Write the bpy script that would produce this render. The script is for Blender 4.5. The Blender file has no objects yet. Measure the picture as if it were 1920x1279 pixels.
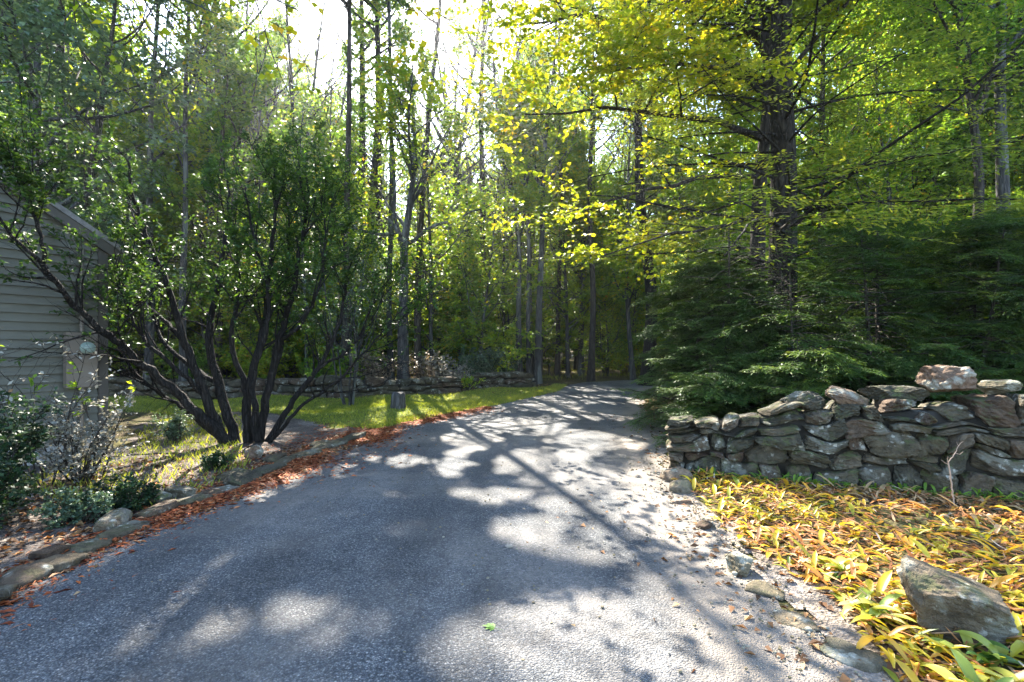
import bpy, bmesh, math, random
import numpy as np
from mathutils import Vector

PI = math.pi
rad = math.radians
scene = bpy.context.scene
COL = scene.collection
R0 = np.random.default_rng(11)

F, HZ, CAMH = 960.0, 650.0, 1.6          # focal length in px of the 1920 photo, horizon row, eye height
def G(px, py):                            # point of the level ground seen at a pixel
    Y = CAMH * F / (py - HZ)
    return np.array([(px - 960) / F * Y, Y, 0.0])
def P(px, py, Y):                         # point at depth Y seen at a pixel
    return np.array([(px - 960) / F * Y, Y, CAMH + (HZ - py) / F * Y])

SUN_AZ, SUN_EL = rad(-13.0), rad(43.0)
SUN = np.array([math.sin(SUN_AZ) * math.cos(SUN_EL), math.cos(SUN_AZ) * math.cos(SUN_EL), math.sin(SUN_EL)])

# ------------------------------------------------------------------ object helpers
def tag(o, label=None, cat=None, group=None, kind=None):
    if label: o['label'] = label
    if cat: o['category'] = cat
    if group: o['group'] = group
    if kind: o['kind'] = kind
    return o
def link(o, parent=None):
    COL.objects.link(o)
    if parent is not None: o.parent = parent
    return o
def empty(name, loc, label=None, cat=None, group=None, rz=0.0, sc=1.0):
    o = bpy.data.objects.new(name, None)
    o.empty_display_size = 0.2
    o.location = loc; o.rotation_euler = (0, 0, rz); o.scale = (sc, sc, sc)
    link(o); tag(o, label, cat, group)
    return o
def mesh_np(name, V, Fq, mats, rnd=None, smooth=True, midx=None):
    """mesh from vertex array and an (N,k) face array, with a random value per face"""
    V = np.ascontiguousarray(V, dtype=np.float32); Fq = np.ascontiguousarray(Fq, dtype=np.int32)
    me = bpy.data.meshes.new(name)
    n, k = Fq.shape
    me.vertices.add(len(V)); me.vertices.foreach_set('co', V.ravel())
    me.loops.add(n * k); me.loops.foreach_set('vertex_index', Fq.ravel())
    me.polygons.add(n)
    me.polygons.foreach_set('loop_start', np.arange(0, n * k, k, dtype=np.int32))
    me.polygons.foreach_set('loop_total', np.full(n, k, dtype=np.int32))
    me.polygons.foreach_set('use_smooth', np.full(n, smooth, dtype=bool))
    if midx is not None: me.polygons.foreach_set('material_index', np.asarray(midx, dtype=np.int32))
    for m in (mats if isinstance(mats, (list, tuple)) else [mats]): me.materials.append(m)
    if rnd is not None:
        a = me.attributes.new('rnd', 'FLOAT', 'FACE')
        a.data.foreach_set('value', np.asarray(rnd, dtype=np.float32))
    me.update(calc_edges=True)
    return me
def obj(name, me, parent=None, loc=None):
    o = bpy.data.objects.new(name, me)
    if loc is not None: o.location = loc
    return link(o, parent)

class Acc:                                # gathers quads
    def __init__(s): s.V, s.F, s.R, s.n = [], [], [], 0
    def add(s, V, Fq, r=None):
        s.V.append(V); s.F.append(Fq + s.n); s.n += len(V)
        s.R.append(np.zeros(len(Fq)) if r is None else r)
    def arrays(s):
        return np.concatenate(s.V), np.concatenate(s.F), np.concatenate(s.R)
    def mesh(s, name, mats, smooth=True):
        V, Fq, r = s.arrays()
        return mesh_np(name, V, Fq, mats, r, smooth)

# ------------------------------------------------------------------ material helpers
def new_mat(name):
    m = bpy.data.materials.new(name); m.use_nodes = True
    nt = m.node_tree; nt.nodes.clear()
    return m, nt
def nd(nt, t, ins=None, **kw):
    n = nt.nodes.new(t)
    for k, v in kw.items(): setattr(n, k, v)
    if ins:
        for k, v in ins.items():
            if hasattr(v, 'is_linked') or hasattr(v, 'links'): nt.links.new(v, n.inputs[k])
            else: n.inputs[k].default_value = v
    return n
def ramp(nt, fac, stops):
    n = nt.nodes.new('ShaderNodeValToRGB')
    e = n.color_ramp.elements
    while len(e) < len(stops): e.new(0.5)
    for q, (p, c) in enumerate(stops):
        e[q].position = p; e[q].color = (c[0], c[1], c[2], 1) if not isinstance(c, float) else (c, c, c, 1)
    nt.links.new(fac, n.inputs[0])
    return n.outputs[0]
def math_n(nt, op, a, b=0.0):
    n = nd(nt, 'ShaderNodeMath', operation=op)
    for k, v in enumerate((a, b)):
        if hasattr(v, 'links'): nt.links.new(v, n.inputs[k])
        else: n.inputs[k].default_value = v
    return n.outputs[0]
def mix_c(nt, fac, a, b, blend='MIX'):
    n = nd(nt, 'ShaderNodeMix', data_type='RGBA', blend_type=blend)
    for k, v in ((0, fac), (6, a), (7, b)):
        if hasattr(v, 'links'): nt.links.new(v, n.inputs[k])
        elif k == 0: n.inputs[k].default_value = v
        else: n.inputs[k].default_value = (*v[:3], 1)
    return n.outputs[2]
def noise(nt, vec, scale, detail=4.0, rough=0.55):
    return nd(nt, 'ShaderNodeTexNoise', {'Vector': vec, 'Scale': scale, 'Detail': detail, 'Roughness': rough}).outputs[0]
def out(nt, sh): nd(nt, 'ShaderNodeOutputMaterial', {'Surface': sh})
def coords(nt, kind='Object'): return nd(nt, 'ShaderNodeTexCoord').outputs[kind]
def scaled(nt, vec, s):
    return nd(nt, 'ShaderNodeMapping', {'Vector': vec, 'Scale': s}).outputs[0]

def leaf_mat(name, stops, trans=0.45, rough=0.45, spec=0.35, tcol=(1.15, 1.1, 0.55), objvar=0.25, gain=1.0):
    m, nt = new_mat(name)
    stops = [(q, tuple(min(v * gain, .8) for v in c)) for q, c in stops]
    a = nd(nt, 'ShaderNodeAttribute', attribute_name='rnd')
    oi = nd(nt, 'ShaderNodeObjectInfo')
    f = math_n(nt, 'ADD', a.outputs['Fac'], math_n(nt, 'MULTIPLY', math_n(nt, 'SUBTRACT', oi.outputs['Random'], 0.5), objvar))
    c = ramp(nt, f, stops)
    p = nd(nt, 'ShaderNodeBsdfPrincipled', {'Base Color': c, 'Roughness': rough, 'Specular IOR Level': spec})
    tc = mix_c(nt, 1.0, c, tcol, 'MULTIPLY')
    t = nd(nt, 'ShaderNodeBsdfTranslucent', {'Color': tc})
    mx = nd(nt, 'ShaderNodeMixShader', {0: trans, 1: p.outputs[0], 2: t.outputs[0]})
    out(nt, mx.outputs[0])
    return m
def bark_mat(name, c1, c2, c3, stretch=(9, 9, 1.6), bump=0.7, lichen=0.0):
    m, nt = new_mat(name)
    v = scaled(nt, coords(nt), stretch)
    n1 = noise(nt, v, 1.6, 6, 0.65); n2 = noise(nt, v, 0.35, 3)
    vo = nd(nt, 'ShaderNodeTexVoronoi', {'Vector': v, 'Scale': 1.3}, feature='DISTANCE_TO_EDGE').outputs[0]
    c = ramp(nt, n1, [(0.3, c1), (0.55, c2), (0.75, c3)])
    c = mix_c(nt, ramp(nt, vo, [(0.0, 0.75), (0.12, 0.0)]), c, c1)
    if lichen:
        c = mix_c(nt, ramp(nt, n2, [(0.52, 0.0), (0.62, lichen)]), c, (0.34, 0.36, 0.31))
    h = math_n(nt, 'ADD', n1, math_n(nt, 'MULTIPLY', ramp(nt, vo, [(0.0, 0.0), (0.2, 1.0)]), 0.8))
    b = nd(nt, 'ShaderNodeBump', {'Height': h, 'Strength': bump, 'Distance': 0.03})
    p = nd(nt, 'ShaderNodeBsdfPrincipled', {'Base Color': c, 'Roughness': 0.9, 'Specular IOR Level': 0.2, 'Normal': b.outputs[0]})
    out(nt, p.outputs[0])
    return m
def stone_mat(name, tint=1.0, moss=0.5, world=False):
    m, nt = new_mat(name)
    co = coords(nt)
    oi = nd(nt, 'ShaderNodeObjectInfo')
    vec = nd(nt, 'ShaderNodeVectorMath', {0: co, 1: nd(nt, 'ShaderNodeCombineXYZ', {'X': math_n(nt, 'MULTIPLY', oi.outputs['Random'], 37.0), 'Y': math_n(nt, 'MULTIPLY', oi.outputs['Random'], 91.0)}).outputs[0]}, operation='ADD').outputs[0]
    n1 = noise(nt, vec, 9, 8, 0.65); n2 = noise(nt, vec, 3.2, 5, 0.6); n3 = noise(nt, vec, 45, 3, 0.7)
    base = ramp(nt, oi.outputs['Random'], [(0.0, (0.21*tint, .17*tint, .10*tint)), (0.3, (.30*tint, .245*tint, .155*tint)), (0.5, (.24*tint, .15*tint, .095*tint)), (0.7, (.36*tint, .28*tint, .185*tint)), (0.85, (.14*tint, .13*tint, .085*tint)), (1.0, (.26*tint, .22*tint, .15*tint))])
    c = mix_c(nt, 1.0, base, ramp(nt, n1, [(0.28, .35), (0.5, 1.0), (0.72, 1.6)]), 'MULTIPLY')
    c = mix_c(nt, ramp(nt, n2, [(0.54, 0.0), (0.6, 0.65)]), c, (.62*tint, .60*tint, .48*tint))     # lichen
    v = nd(nt, 'ShaderNodeTexVoronoi', {'Vector': vec, 'Scale': 13.0}).outputs[0]
    v = math_n(nt, 'ADD', v, math_n(nt, 'MULTIPLY', math_n(nt, 'SUBTRACT', n3, .5), .9))
    c = mix_c(nt, math_n(nt, 'MULTIPLY', ramp(nt, v, [(0.2, 1.0), (0.3, 0.0)]), ramp(nt, n2, [(0.5, 0.0), (0.58, .8)])), c, (.50, .48, .40))
    ge = nd(nt, 'ShaderNodeNewGeometry')
    up = nd(nt, 'ShaderNodeSeparateXYZ', {0: ge.outputs['Normal']}).outputs[2]
    mm = math_n(nt, 'MULTIPLY', ramp(nt, up, [(0.05, 0.15), (0.8, 1.0)]), ramp(nt, noise(nt, vec, 5.5, 6, .7), [(0.52, 0.0), (0.6, moss)]))
    c = mix_c(nt, mm, c, (.085, .105, .03))
    h = math_n(nt, 'ADD', math_n(nt, 'ADD', n1, math_n(nt, 'MULTIPLY', n2, 1.2)), math_n(nt, 'ADD', math_n(nt, 'MULTIPLY', n3, 0.4), math_n(nt, 'MULTIPLY', noise(nt, vec, 120, 3, .7), .15)))
    b = nd(nt, 'ShaderNodeBump', {'Height': h, 'Strength': 1.0, 'Distance': 0.06})
    p = nd(nt, 'ShaderNodeBsdfPrincipled', {'Base Color': c, 'Roughness': 0.88, 'Specular IOR Level': 0.25, 'Normal': b.outputs[0]})
    out(nt, p.outputs[0])
    return m
def plain_mat(name, col, rough=0.6, var=0.25, scale=(6, 6, 6), spec=0.3, bump=0.15):
    m, nt = new_mat(name)
    v = scaled(nt, coords(nt), scale)
    n1 = noise(nt, v, 1.0, 6, 0.6)
    c = mix_c(nt, 1.0, col, ramp(nt, n1, [(0.25, 1 - var), (0.75, 1 + var)]), 'MULTIPLY')
    b = nd(nt, 'ShaderNodeBump', {'Height': n1, 'Strength': bump, 'Distance': 0.01})
    p = nd(nt, 'ShaderNodeBsdfPrincipled', {'Base Color': c, 'Roughness': rough, 'Specular IOR Level': spec, 'Normal': b.outputs[0]})
    out(nt, p.outputs[0])
    return m

# ------------------------------------------------------------------ materials
M = {}
M['leaf_green'] = leaf_mat('leaf_green', [(0, (.040, .090, .018)), (.35, (.080, .155, .024)), (.7, (.145, .23, .026)), (.93, (.25, .28, .026)), (1, (.32, .21, .03))], trans=.53, gain=1.65)
M['leaf_lime'] = leaf_mat('leaf_lime', [(0, (.07, .14, .016)), (.4, (.135, .21, .02)), (.75, (.215, .265, .022)), (.94, (.34, .29, .022)), (1, (.36, .18, .03))], trans=.56, gain=1.7)
M['leaf_yellow'] = leaf_mat('leaf_yellow', [(0, (.10, .17, .014)), (.3, (.19, .255, .016)), (.6, (.29, .32, .018)), (.85, (.44, .38, .02)), (1, (.50, .33, .03))], trans=.58, gain=1.2)
M['leaf_rust'] = leaf_mat('leaf_rust', [(0.0, (.20, .10, .02)), (0.5, (.34, .12, .03)), (1.0, (.42, .20, .05))], trans=.5, gain=1.5)
M['leaf_shrub'] = leaf_mat('leaf_shrub', [(0, (.026, .060, .018)), (.5, (.052, .105, .022)), (.85, (.105, .175, .024)), (1, (.20, .25, .025))], trans=.45, rough=.45, spec=.2)
M['leaf_dark'] = leaf_mat('leaf_dark', [(0.0, (.014, .032, .016)), (0.5, (.026, .058, .024)), (1.0, (.05, .09, .03))], trans=.3, rough=.5, spec=.25)
M['leaf_blue'] = leaf_mat('leaf_blue', [(0, (0.049, 0.084, 0.056)), (0.5, (0.084, 0.133, 0.084)), (1, (0.140, 0.196, 0.105))], trans=.35, rough=.45, gain=1.3)
M['leaf_pale'] = leaf_mat('leaf_pale', [(0.0, (.13, .13, .10)), (0.5, (.27, .26, .21)), (0.85, (.42, .40, .34)), (1.0, (.36, .22, .12))], trans=.3, rough=.5, tcol=(1, .95, .8))
M['leaf_dry'] = leaf_mat('leaf_dry', [(0.0, (.12, .085, .055)), (0.5, (.24, .19, .13)), (1.0, (.38, .30, .22))], trans=.35, tcol=(1, .9, .7))
M['hemlock'] = leaf_mat('hemlock_needles', [(0, (.034, .072, .022)), (.45, (.075, .140, .036)), (.8, (.17, .24, .042)), (1, (.27, .31, .04))], trans=.45, rough=.5, spec=.3, tcol=(1.15, 1.1, .5), gain=1.1)
M['hemlock_lit'] = leaf_mat('sunlit_hemlock_needles', [(0, (0.068, 0.112, 0.027)), (0.5, (0.150, 0.188, 0.030)), (1, (0.330, 0.300, 0.038))], trans=.5, gain=1.5)  # sunlight on the big hemlock is mixed into this yellower needle colour
M['bed_leaf'] = leaf_mat('bed_leaf', [(0.0, (.10, .16, .02)), (0.14, (.24, .28, .03)), (0.32, (.52, .45, .03)), (0.55, (.62, .45, .03)), (0.72, (.60, .31, .035)), (0.88, (.48, .16, .04)), (1.0, (.54, .36, .18))], trans=.4, rough=.42, spec=.45, tcol=(1.1, 1.0, .6), objvar=0.1)
M['straw'] = leaf_mat('withered_leaf', [(0, (.16, .07, .035)), (.35, (.36, .15, .06)), (.65, (.50, .23, .08)), (.9, (.56, .36, .19)), (1, (.60, .48, .36))], trans=.25, rough=.7, spec=.15, tcol=(1, .8, .5), objvar=0)
M['hosta'] = leaf_mat('hosta_leaf', [(0.0, (.06, .14, .025)), (0.3, (.18, .26, .04)), (0.55, (.48, .46, .07)), (0.8, (.62, .52, .12)), (1.0, (.60, .40, .16))], trans=.4, rough=.4, spec=.45, objvar=0.2)
M['litter'] = leaf_mat('fallen_leaf', [(0.0, (.07, .04, .022)), (0.4, (.17, .085, .04)), (0.7, (.30, .15, .06)), (0.9, (.42, .28, .14)), (1.0, (.55, .42, .28))], trans=.2, rough=.7, spec=.2, tcol=(1, .8, .5), objvar=0)
M['needles'] = leaf_mat('needles', [(0, (.09, .022, .012)), (.5, (.28, .072, .025)), (.85, (.42, .13, .04)), (1, (.45, .26, .14))], trans=.1, rough=.75, spec=.15, tcol=(1, .7, .5), objvar=0)
M['grass'] = leaf_mat('grass_blade', [(0.0, (.10, .15, .02)), (0.5, (.27, .31, .035)), (1.0, (.46, .42, .08))], trans=.45, rough=.5, objvar=0)
M['green_leaf'] = leaf_mat('fresh_leaf', [(0.0, (.10, .26, .04)), (1.0, (.18, .34, .05))], trans=.3, objvar=0)
M['bark_grey'] = bark_mat('bark_grey', (.022, .021, .02), (.065, .062, .058), (.12, .115, .105), lichen=.25)
M['bark_dark'] = bark_mat('bark_dark', (.018, .015, .012), (.055, .045, .036), (.10, .085, .065))
M['bark_hemlock'] = bark_mat('bark_hemlock', (.010, .008, .006), (.030, .025, .019), (.065, .053, .04), stretch=(7, 7, 2.4), bump=1.0, lichen=.0)
M['bark_black'] = bark_mat('bark_black', (.008, .007, .006), (.024, .020, .017), (.055, .048, .040), stretch=(16, 16, 3), bump=1.0)
M['twig_pale'] = plain_mat('twig_pale', (.38, .27, .20), .7)
M['stone'] = stone_mat('fieldstone', .36, .8)
M['stone_shade'] = stone_mat('fieldstone_shaded', .30, .4)  # the far wall's shade is put into this darker tint
M['stone_light'] = stone_mat('pale_stone', .72, .4)
M['slate'] = stone_mat('flat_slate', .36, .3)
M['boulder'] = stone_mat('brown_granite', .44, .5)
M['core'] = plain_mat('wall_core_soil', (.03, .026, .02), .95)
M['siding'] = plain_mat('siding_paint', (.096, .092, .070), .6, .18, (3, 3, 14))
M['trim'] = plain_mat('trim_paint', (.062, .054, .043), .55, .12, (5, 5, 3))
M['metal_box'] = plain_mat('grey_metal', (.15, .122, .095), .45, .08, (8, 8, 8))
M['roof'] = plain_mat('roof_shingle', (.16, .15, .14), .9, .4, (20, 20, 20), bump=.6)
M['concrete'] = plain_mat('concrete', (.30, .29, .27), .9, .2)
M['trunk_stump'] = bark_mat('stump_wood', (.03, .028, .026), (.09, .085, .08), (.16, .155, .15))
def glass_mat():
    m, nt = new_mat('meter_glass')
    p = nd(nt, 'ShaderNodeBsdfPrincipled', {'Base Color': (.22, .28, .24, 1), 'Roughness': .3, 'Specular IOR Level': .4, 'Coat Weight': .25})
    out(nt, p.outputs[0]); return m
M['glass'] = glass_mat()

def drive_mat():
    m, nt = new_mat('chip_seal')
    co = coords(nt)
    v1 = nd(nt, 'ShaderNodeTexVoronoi', {'Vector': co, 'Scale': 95.0, 'Randomness': 1.0})
    v2 = nd(nt, 'ShaderNodeTexVoronoi', {'Vector': co, 'Scale': 130.0})
    n1 = noise(nt, co, .45, 5, .6); n2 = noise(nt, co, 2.6, 6, .65); n3 = noise(nt, co, 26, 4, .7)
    st = nd(nt, 'ShaderNodeSeparateColor', {0: v1.outputs['Color']}).outputs[0]
    c = ramp(nt, st, [(0.0, (.048, .052, .058)), (0.4, (.086, .094, .102)), (0.75, (.140, .145, .147)), (0.95, (.21, .208, .20)), (1.0, (.33, .32, .30))])
    c = mix_c(nt, 1.0, c, ramp(nt, v1.outputs['Distance'], [(0.25, 1.15), (0.6, .5)]), 'MULTIPLY')
    c = mix_c(nt, 1.0, c, ramp(nt, n2, [(0.3, .78), (0.7, 1.2)]), 'MULTIPLY')
    c = mix_c(nt, math_n(nt, 'MULTIPLY', ramp(nt, n1, [(0.44, 0.0), (0.62, .7)]), ramp(nt, n3, [(.35, .35), (.62, 1.0)])), c, (.235, .21, .18))
    n4 = noise(nt, scaled(nt, co, (1, .22, 1)), 1.5, 5, .6)
    c = mix_c(nt, 1.0, c, ramp(nt, n4, [(0.35, .72), (0.62, 1.2)]), 'MULTIPLY')
    ck = nd(nt, 'ShaderNodeTexVoronoi', {'Vector': nd(nt, 'ShaderNodeVectorMath', {0: co, 1: nd(nt, 'ShaderNodeVectorMath', {0: nd(nt, 'ShaderNodeTexNoise', {'Vector': co, 'Scale': 2.0, 'Detail': 4}).outputs['Color'], 1: (.9, .9, 0)}, operation='MULTIPLY').outputs[0]}, operation='ADD').outputs[0], 'Scale': .55}, feature='DISTANCE_TO_EDGE').outputs[0]
    ckm = math_n(nt, 'MULTIPLY', ramp(nt, ck, [(0.0, .4), (.010, 0.0)]), ramp(nt, n1, [(.42, 0.0), (.5, 1.0)]))
    c = mix_c(nt, ckm, c, (.04, .036, .032))
    # dusty pale edges, plus a warm sunlit tone painted over the right half
    a = nd(nt, 'ShaderNodeAttribute', attribute_name='edge').outputs['Fac']
    e = math_n(nt, 'MULTIPLY', ramp(nt, math_n(nt, 'ADD', a, math_n(nt, 'MULTIPLY', math_n(nt, 'SUBTRACT', n2, .5), .9)), [(0.55, 0.0), (1.0, .75)]), ramp(nt, n3, [(.3, .5), (.6, 1.0)]))
    c = mix_c(nt, e, c, (.26, .215, .165))
    h = math_n(nt, 'ADD', math_n(nt, 'MULTIPLY', v1.outputs['Distance'], -1.0), math_n(nt, 'ADD', math_n(nt, 'MULTIPLY', v2.outputs['Distance'], -.4), math_n(nt, 'MULTIPLY', n2, .8)))
    b = nd(nt, 'ShaderNodeBump', {'Height': h, 'Strength': .9, 'Distance': .012})
    p = nd(nt, 'ShaderNodeBsdfPrincipled', {'Base Color': c, 'Roughness': .8, 'Specular IOR Level': .35, 'Normal': b.outputs[0]})
    out(nt, p.outputs[0])
    return m
M['drive'] = drive_mat()
def ground_mat(name, stops, s1=1.2, s2=22, bump=.8):
    m, nt = new_mat(name)
    co = coords(nt)
    n1 = noise(nt, co, s1, 6, .65); n2 = noise(nt, co, s2, 5, .7)
    v = nd(nt, 'ShaderNodeTexVoronoi', {'Vector': co, 'Scale': s2 * 1.3})
    f = math_n(nt, 'ADD', math_n(nt, 'MULTIPLY', n1, .65), math_n(nt, 'MULTIPLY', n2, .35))
    c = ramp(nt, f, stops)
    c = mix_c(nt, .5, c, mix_c(nt, 1.0, c, ramp(nt, nd(nt, 'ShaderNodeSeparateColor', {0: v.outputs['Color']}).outputs[1], [(0, .35), (1, 1.7)]), 'MULTIPLY'))
    b = nd(nt, 'ShaderNodeBump', {'Height': math_n(nt, 'ADD', n2, v.outputs['Distance']), 'Strength': bump, 'Distance': .03})
    p = nd(nt, 'ShaderNodeBsdfPrincipled', {'Base Color': c, 'Roughness': .95, 'Specular IOR Level': .1, 'Normal': b.outputs[0]})
    out(nt, p.outputs[0]); return m
M['ground'] = ground_mat('forest_floor', [(.32, (.035, .026, .016)), (.45, (.075, .055, .03)), (.55, (.085, .08, .025)), (.68, (.16, .12, .065))])
M['lawn'] = ground_mat('lawn_turf', [(.35, (.06, .08, .02)), (.5, (.13, .16, .03)), (.65, (.24, .23, .06))], .8, 30)
M['gravel'] = ground_mat('gravelly_soil', [(.35, (.14, .115, .09)), (.5, (.25, .21, .17)), (.65, (.36, .31, .26))], 2.2, 45)
M['mulch'] = ground_mat('mulch', [(.35, (.05, .042, .036)), (.5, (.12, .10, .085)), (.65, (.22, .19, .165))], 1.6, 34)

# ------------------------------------------------------------------ tubes, growth, leaves
def tubes(Pn, Rn, k=5):
    """Pn (B,n,3), Rn (B,n) -> quads of B tapering tubes"""
    B, n, _ = Pn.shape
    T = np.gradient(Pn, axis=1); T /= np.linalg.norm(T, axis=2, keepdims=True) + 1e-9
    ref = np.where(np.abs(T[:, :1, 2:3]) > .8, np.array([1., 0, 0]), np.array([0, 0, 1.]))
    ref = np.broadcast_to(ref, T.shape)
    U = np.cross(T, ref); U /= np.linalg.norm(U, axis=2, keepdims=True) + 1e-9
    W = np.cross(T, U)
    a = np.arange(k) / k * 2 * PI
    V = Pn[:, :, None] + Rn[:, :, None, None] * (np.cos(a)[None, None, :, None] * U[:, :, None] + np.sin(a)[None, None, :, None] * W[:, :, None])
    V = V.reshape(-1, 3)
    b, i, j = np.meshgrid(np.arange(B), np.arange(n - 1), np.arange(k), indexing='ij')
    base = b * n * k
    j2 = (j + 1) % k
    Fq = np.stack([base + i * k + j, base + i * k + j2, base + (i + 1) * k + j2, base + (i + 1) * k + j], -1).reshape(-1, 4)
    return V, Fq
def nrm(a): return a / (np.linalg.norm(a, axis=-1, keepdims=True) + 1e-9)
def grow(S, D, L, n, wander, trop, rng):
    """polylines from starts S along directions D; trop is added to the direction every step"""
    S = np.asarray(S, float); D = nrm(np.asarray(D, float)); pts = [S]
    step = (np.asarray(L) / n)[:, None]
    for q in range(n):
        D = nrm(D + rng.normal(0, wander, D.shape) + np.asarray(trop))
        S = S + D * step; pts.append(S)
    return np.stack(pts, 1)
def at_t(Pn, idx, t):
    n = Pn.shape[1] - 1
    x = t * n; q = np.clip(x.astype(int), 0, n - 1); f = (x - q)[:, None]
    a, b = Pn[idx, q], Pn[idx, q + 1]
    return a * (1 - f) + b * f, nrm(b - a), q
def spawn(Pn, Rn, Ln, per, t0, t1, ang, asd, lf, rng, flat=0.0, taper=.6, alt=True):
    """children along parents -> start, dir, length, radius, parent index"""
    B = Pn.shape[0]
    idx = np.repeat(np.arange(B), per); N = len(idx)
    t = t0 + (t1 - t0) * ((np.tile(np.arange(per), B) + rng.random(N)) / per)
    S, T, q = at_t(Pn, idx, t)
    up = np.array([0, 0, 1.])
    side = nrm(np.cross(T, up))
    sgn = np.where((np.tile(np.arange(per), B) % 2) == 0, 1, -1)[:, None] if alt else rng.choice([-1, 1], N)[:, None]
    rp = nrm(rng.normal(0, 1, (N, 3))); rp = nrm(rp - (rp * T).sum(1, keepdims=True) * T)
    perp = nrm(flat * side * sgn + (1 - flat) * rp)
    A = rng.normal(ang, asd, N)[:, None]
    D = np.cos(A) * T + np.sin(A) * perp
    L = Ln[idx] * lf * (1 - taper * t) * rng.uniform(.7, 1.25, N)
    r = Rn[idx, q] * .55
    return S, D, L, r, idx
def leaves(S, D, Nn, L, W, fold=.18, rng=R0, curl=0.0):
    """quads base, right, tip, left"""
    S2 = nrm(np.cross(Nn, D)); Nn = nrm(np.cross(D, S2))
    L = L[:, None]; W = W[:, None]
    mid = S + D * L * .48
    tip = S + D * L - Nn * L * curl
    lift = Nn * W * fold
    V = np.stack([S, mid + S2 * W * .5 + lift, tip, mid - S2 * W * .5 + lift], 1).reshape(-1, 3)
    return V, np.arange(len(S) * 4).reshape(-1, 4)
def along(Pn, m, rng, t0=0.1, t1=1.0):
    B = Pn.shape[0]
    idx = np.repeat(np.arange(B), m)
    t = np.clip(t0 + (t1 - t0) * (np.tile(np.arange(m), B) + rng.random(B * m)) / m, 0, .999)
    S, T, q = at_t(Pn, idx, t)
    return S, T, idx
def twig_leaves(Pn, m, rng, L, W, up=1.0, spread=1.0, droop=.25, t0=.1, cw=.45):
    S, T, idx = along(Pn, m, rng, t0)
    N = len(S)
    side = nrm(np.cross(T, np.array([0, 0, 1.])) * rng.choice([-1, 1], N)[:, None] + rng.normal(0, .35, (N, 3)))
    D = nrm(T * rng.uniform(.2, 1.0, (N, 1)) + side * spread + np.array([0, 0, -droop]) * rng.uniform(0, 2, (N, 1)))
    Nn = nrm(np.array([0, 0, up]) + rng.normal(0, .45, (N, 3)))
    V, Fq = leaves(S, D, Nn, L * rng.uniform(.6, 1.2, N), W * rng.uniform(.7, 1.15, N), rng=rng)
    cl = rng.random(Pn.shape[0])[idx]
    r = np.clip((1 - cw) * rng.random(N) + cw * cl, 0, 1)
    return V, Fq, r
def const_r(r0, r1, n, B=None):
    t = np.linspace(0, 1, n)
    return r0[:, None] * (1 - t) + r1[:, None] * t

class TreeGeo:
    """arrays of a tree: woody quads (trunk and limbs), crown wood quads (twigs), leaf quads"""
    def __init__(s): s.trunk, s.leaf, s.twigs = Acc(), Acc(), []
    def wood_add(s, Pn, Rn, k): s.twigs.append((*tubes(Pn, Rn, k), Pn.shape[1] * k))
    def finish(s):
        s.tV, s.tF, _ = s.trunk.arrays()
        s.wood = []
        for V, Fq, nv in s.twigs:
            V = V.reshape(-1, nv, 3); nf = len(Fq) // len(V)
            s.wood.append((V, Fq[:nf], V.mean(1)))
        s.lV, s.lF, s.lR = s.leaf.arrays()
        s.lV = s.lV.astype(np.float32); s.cent = s.lV.reshape(-1, 4, 3).mean(1)
        s.cache = {}
        return s

def add_poly(acc, pts, r0, r1, k=7, n=None, rng=None, jit=0.0, power=1.0):
    pts = np.asarray(pts, float)
    n = n or len(pts) * 4
    d = np.concatenate([[0], np.cumsum(np.linalg.norm(np.diff(pts, axis=0), axis=1))]); d /= d[-1]
    t = np.linspace(0, 1, n)
    # Catmull-like smoothing by sampling then blurring
    p = np.stack([np.interp(t, d, pts[:, a]) for a in range(3)], 1)
    for _ in range(3): p[1:-1] = (p[:-2] + 2 * p[1:-1] + p[2:]) / 4
    if jit and rng is not None: p[1:-1] += rng.normal(0, jit, (n - 2, 3))
    r = r0 + (r1 - r0) * t ** power
    V, Fq = tubes(p[None], r[None], k)
    acc.add(V, Fq)
    return p, r
def resample(p, r, n):
    q = np.linspace(0, len(p) - 1, n)
    return np.stack([np.interp(q, np.arange(len(p)), p[:, a]) for a in range(3)], 1), np.interp(q, np.arange(len(p)), r)

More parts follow.
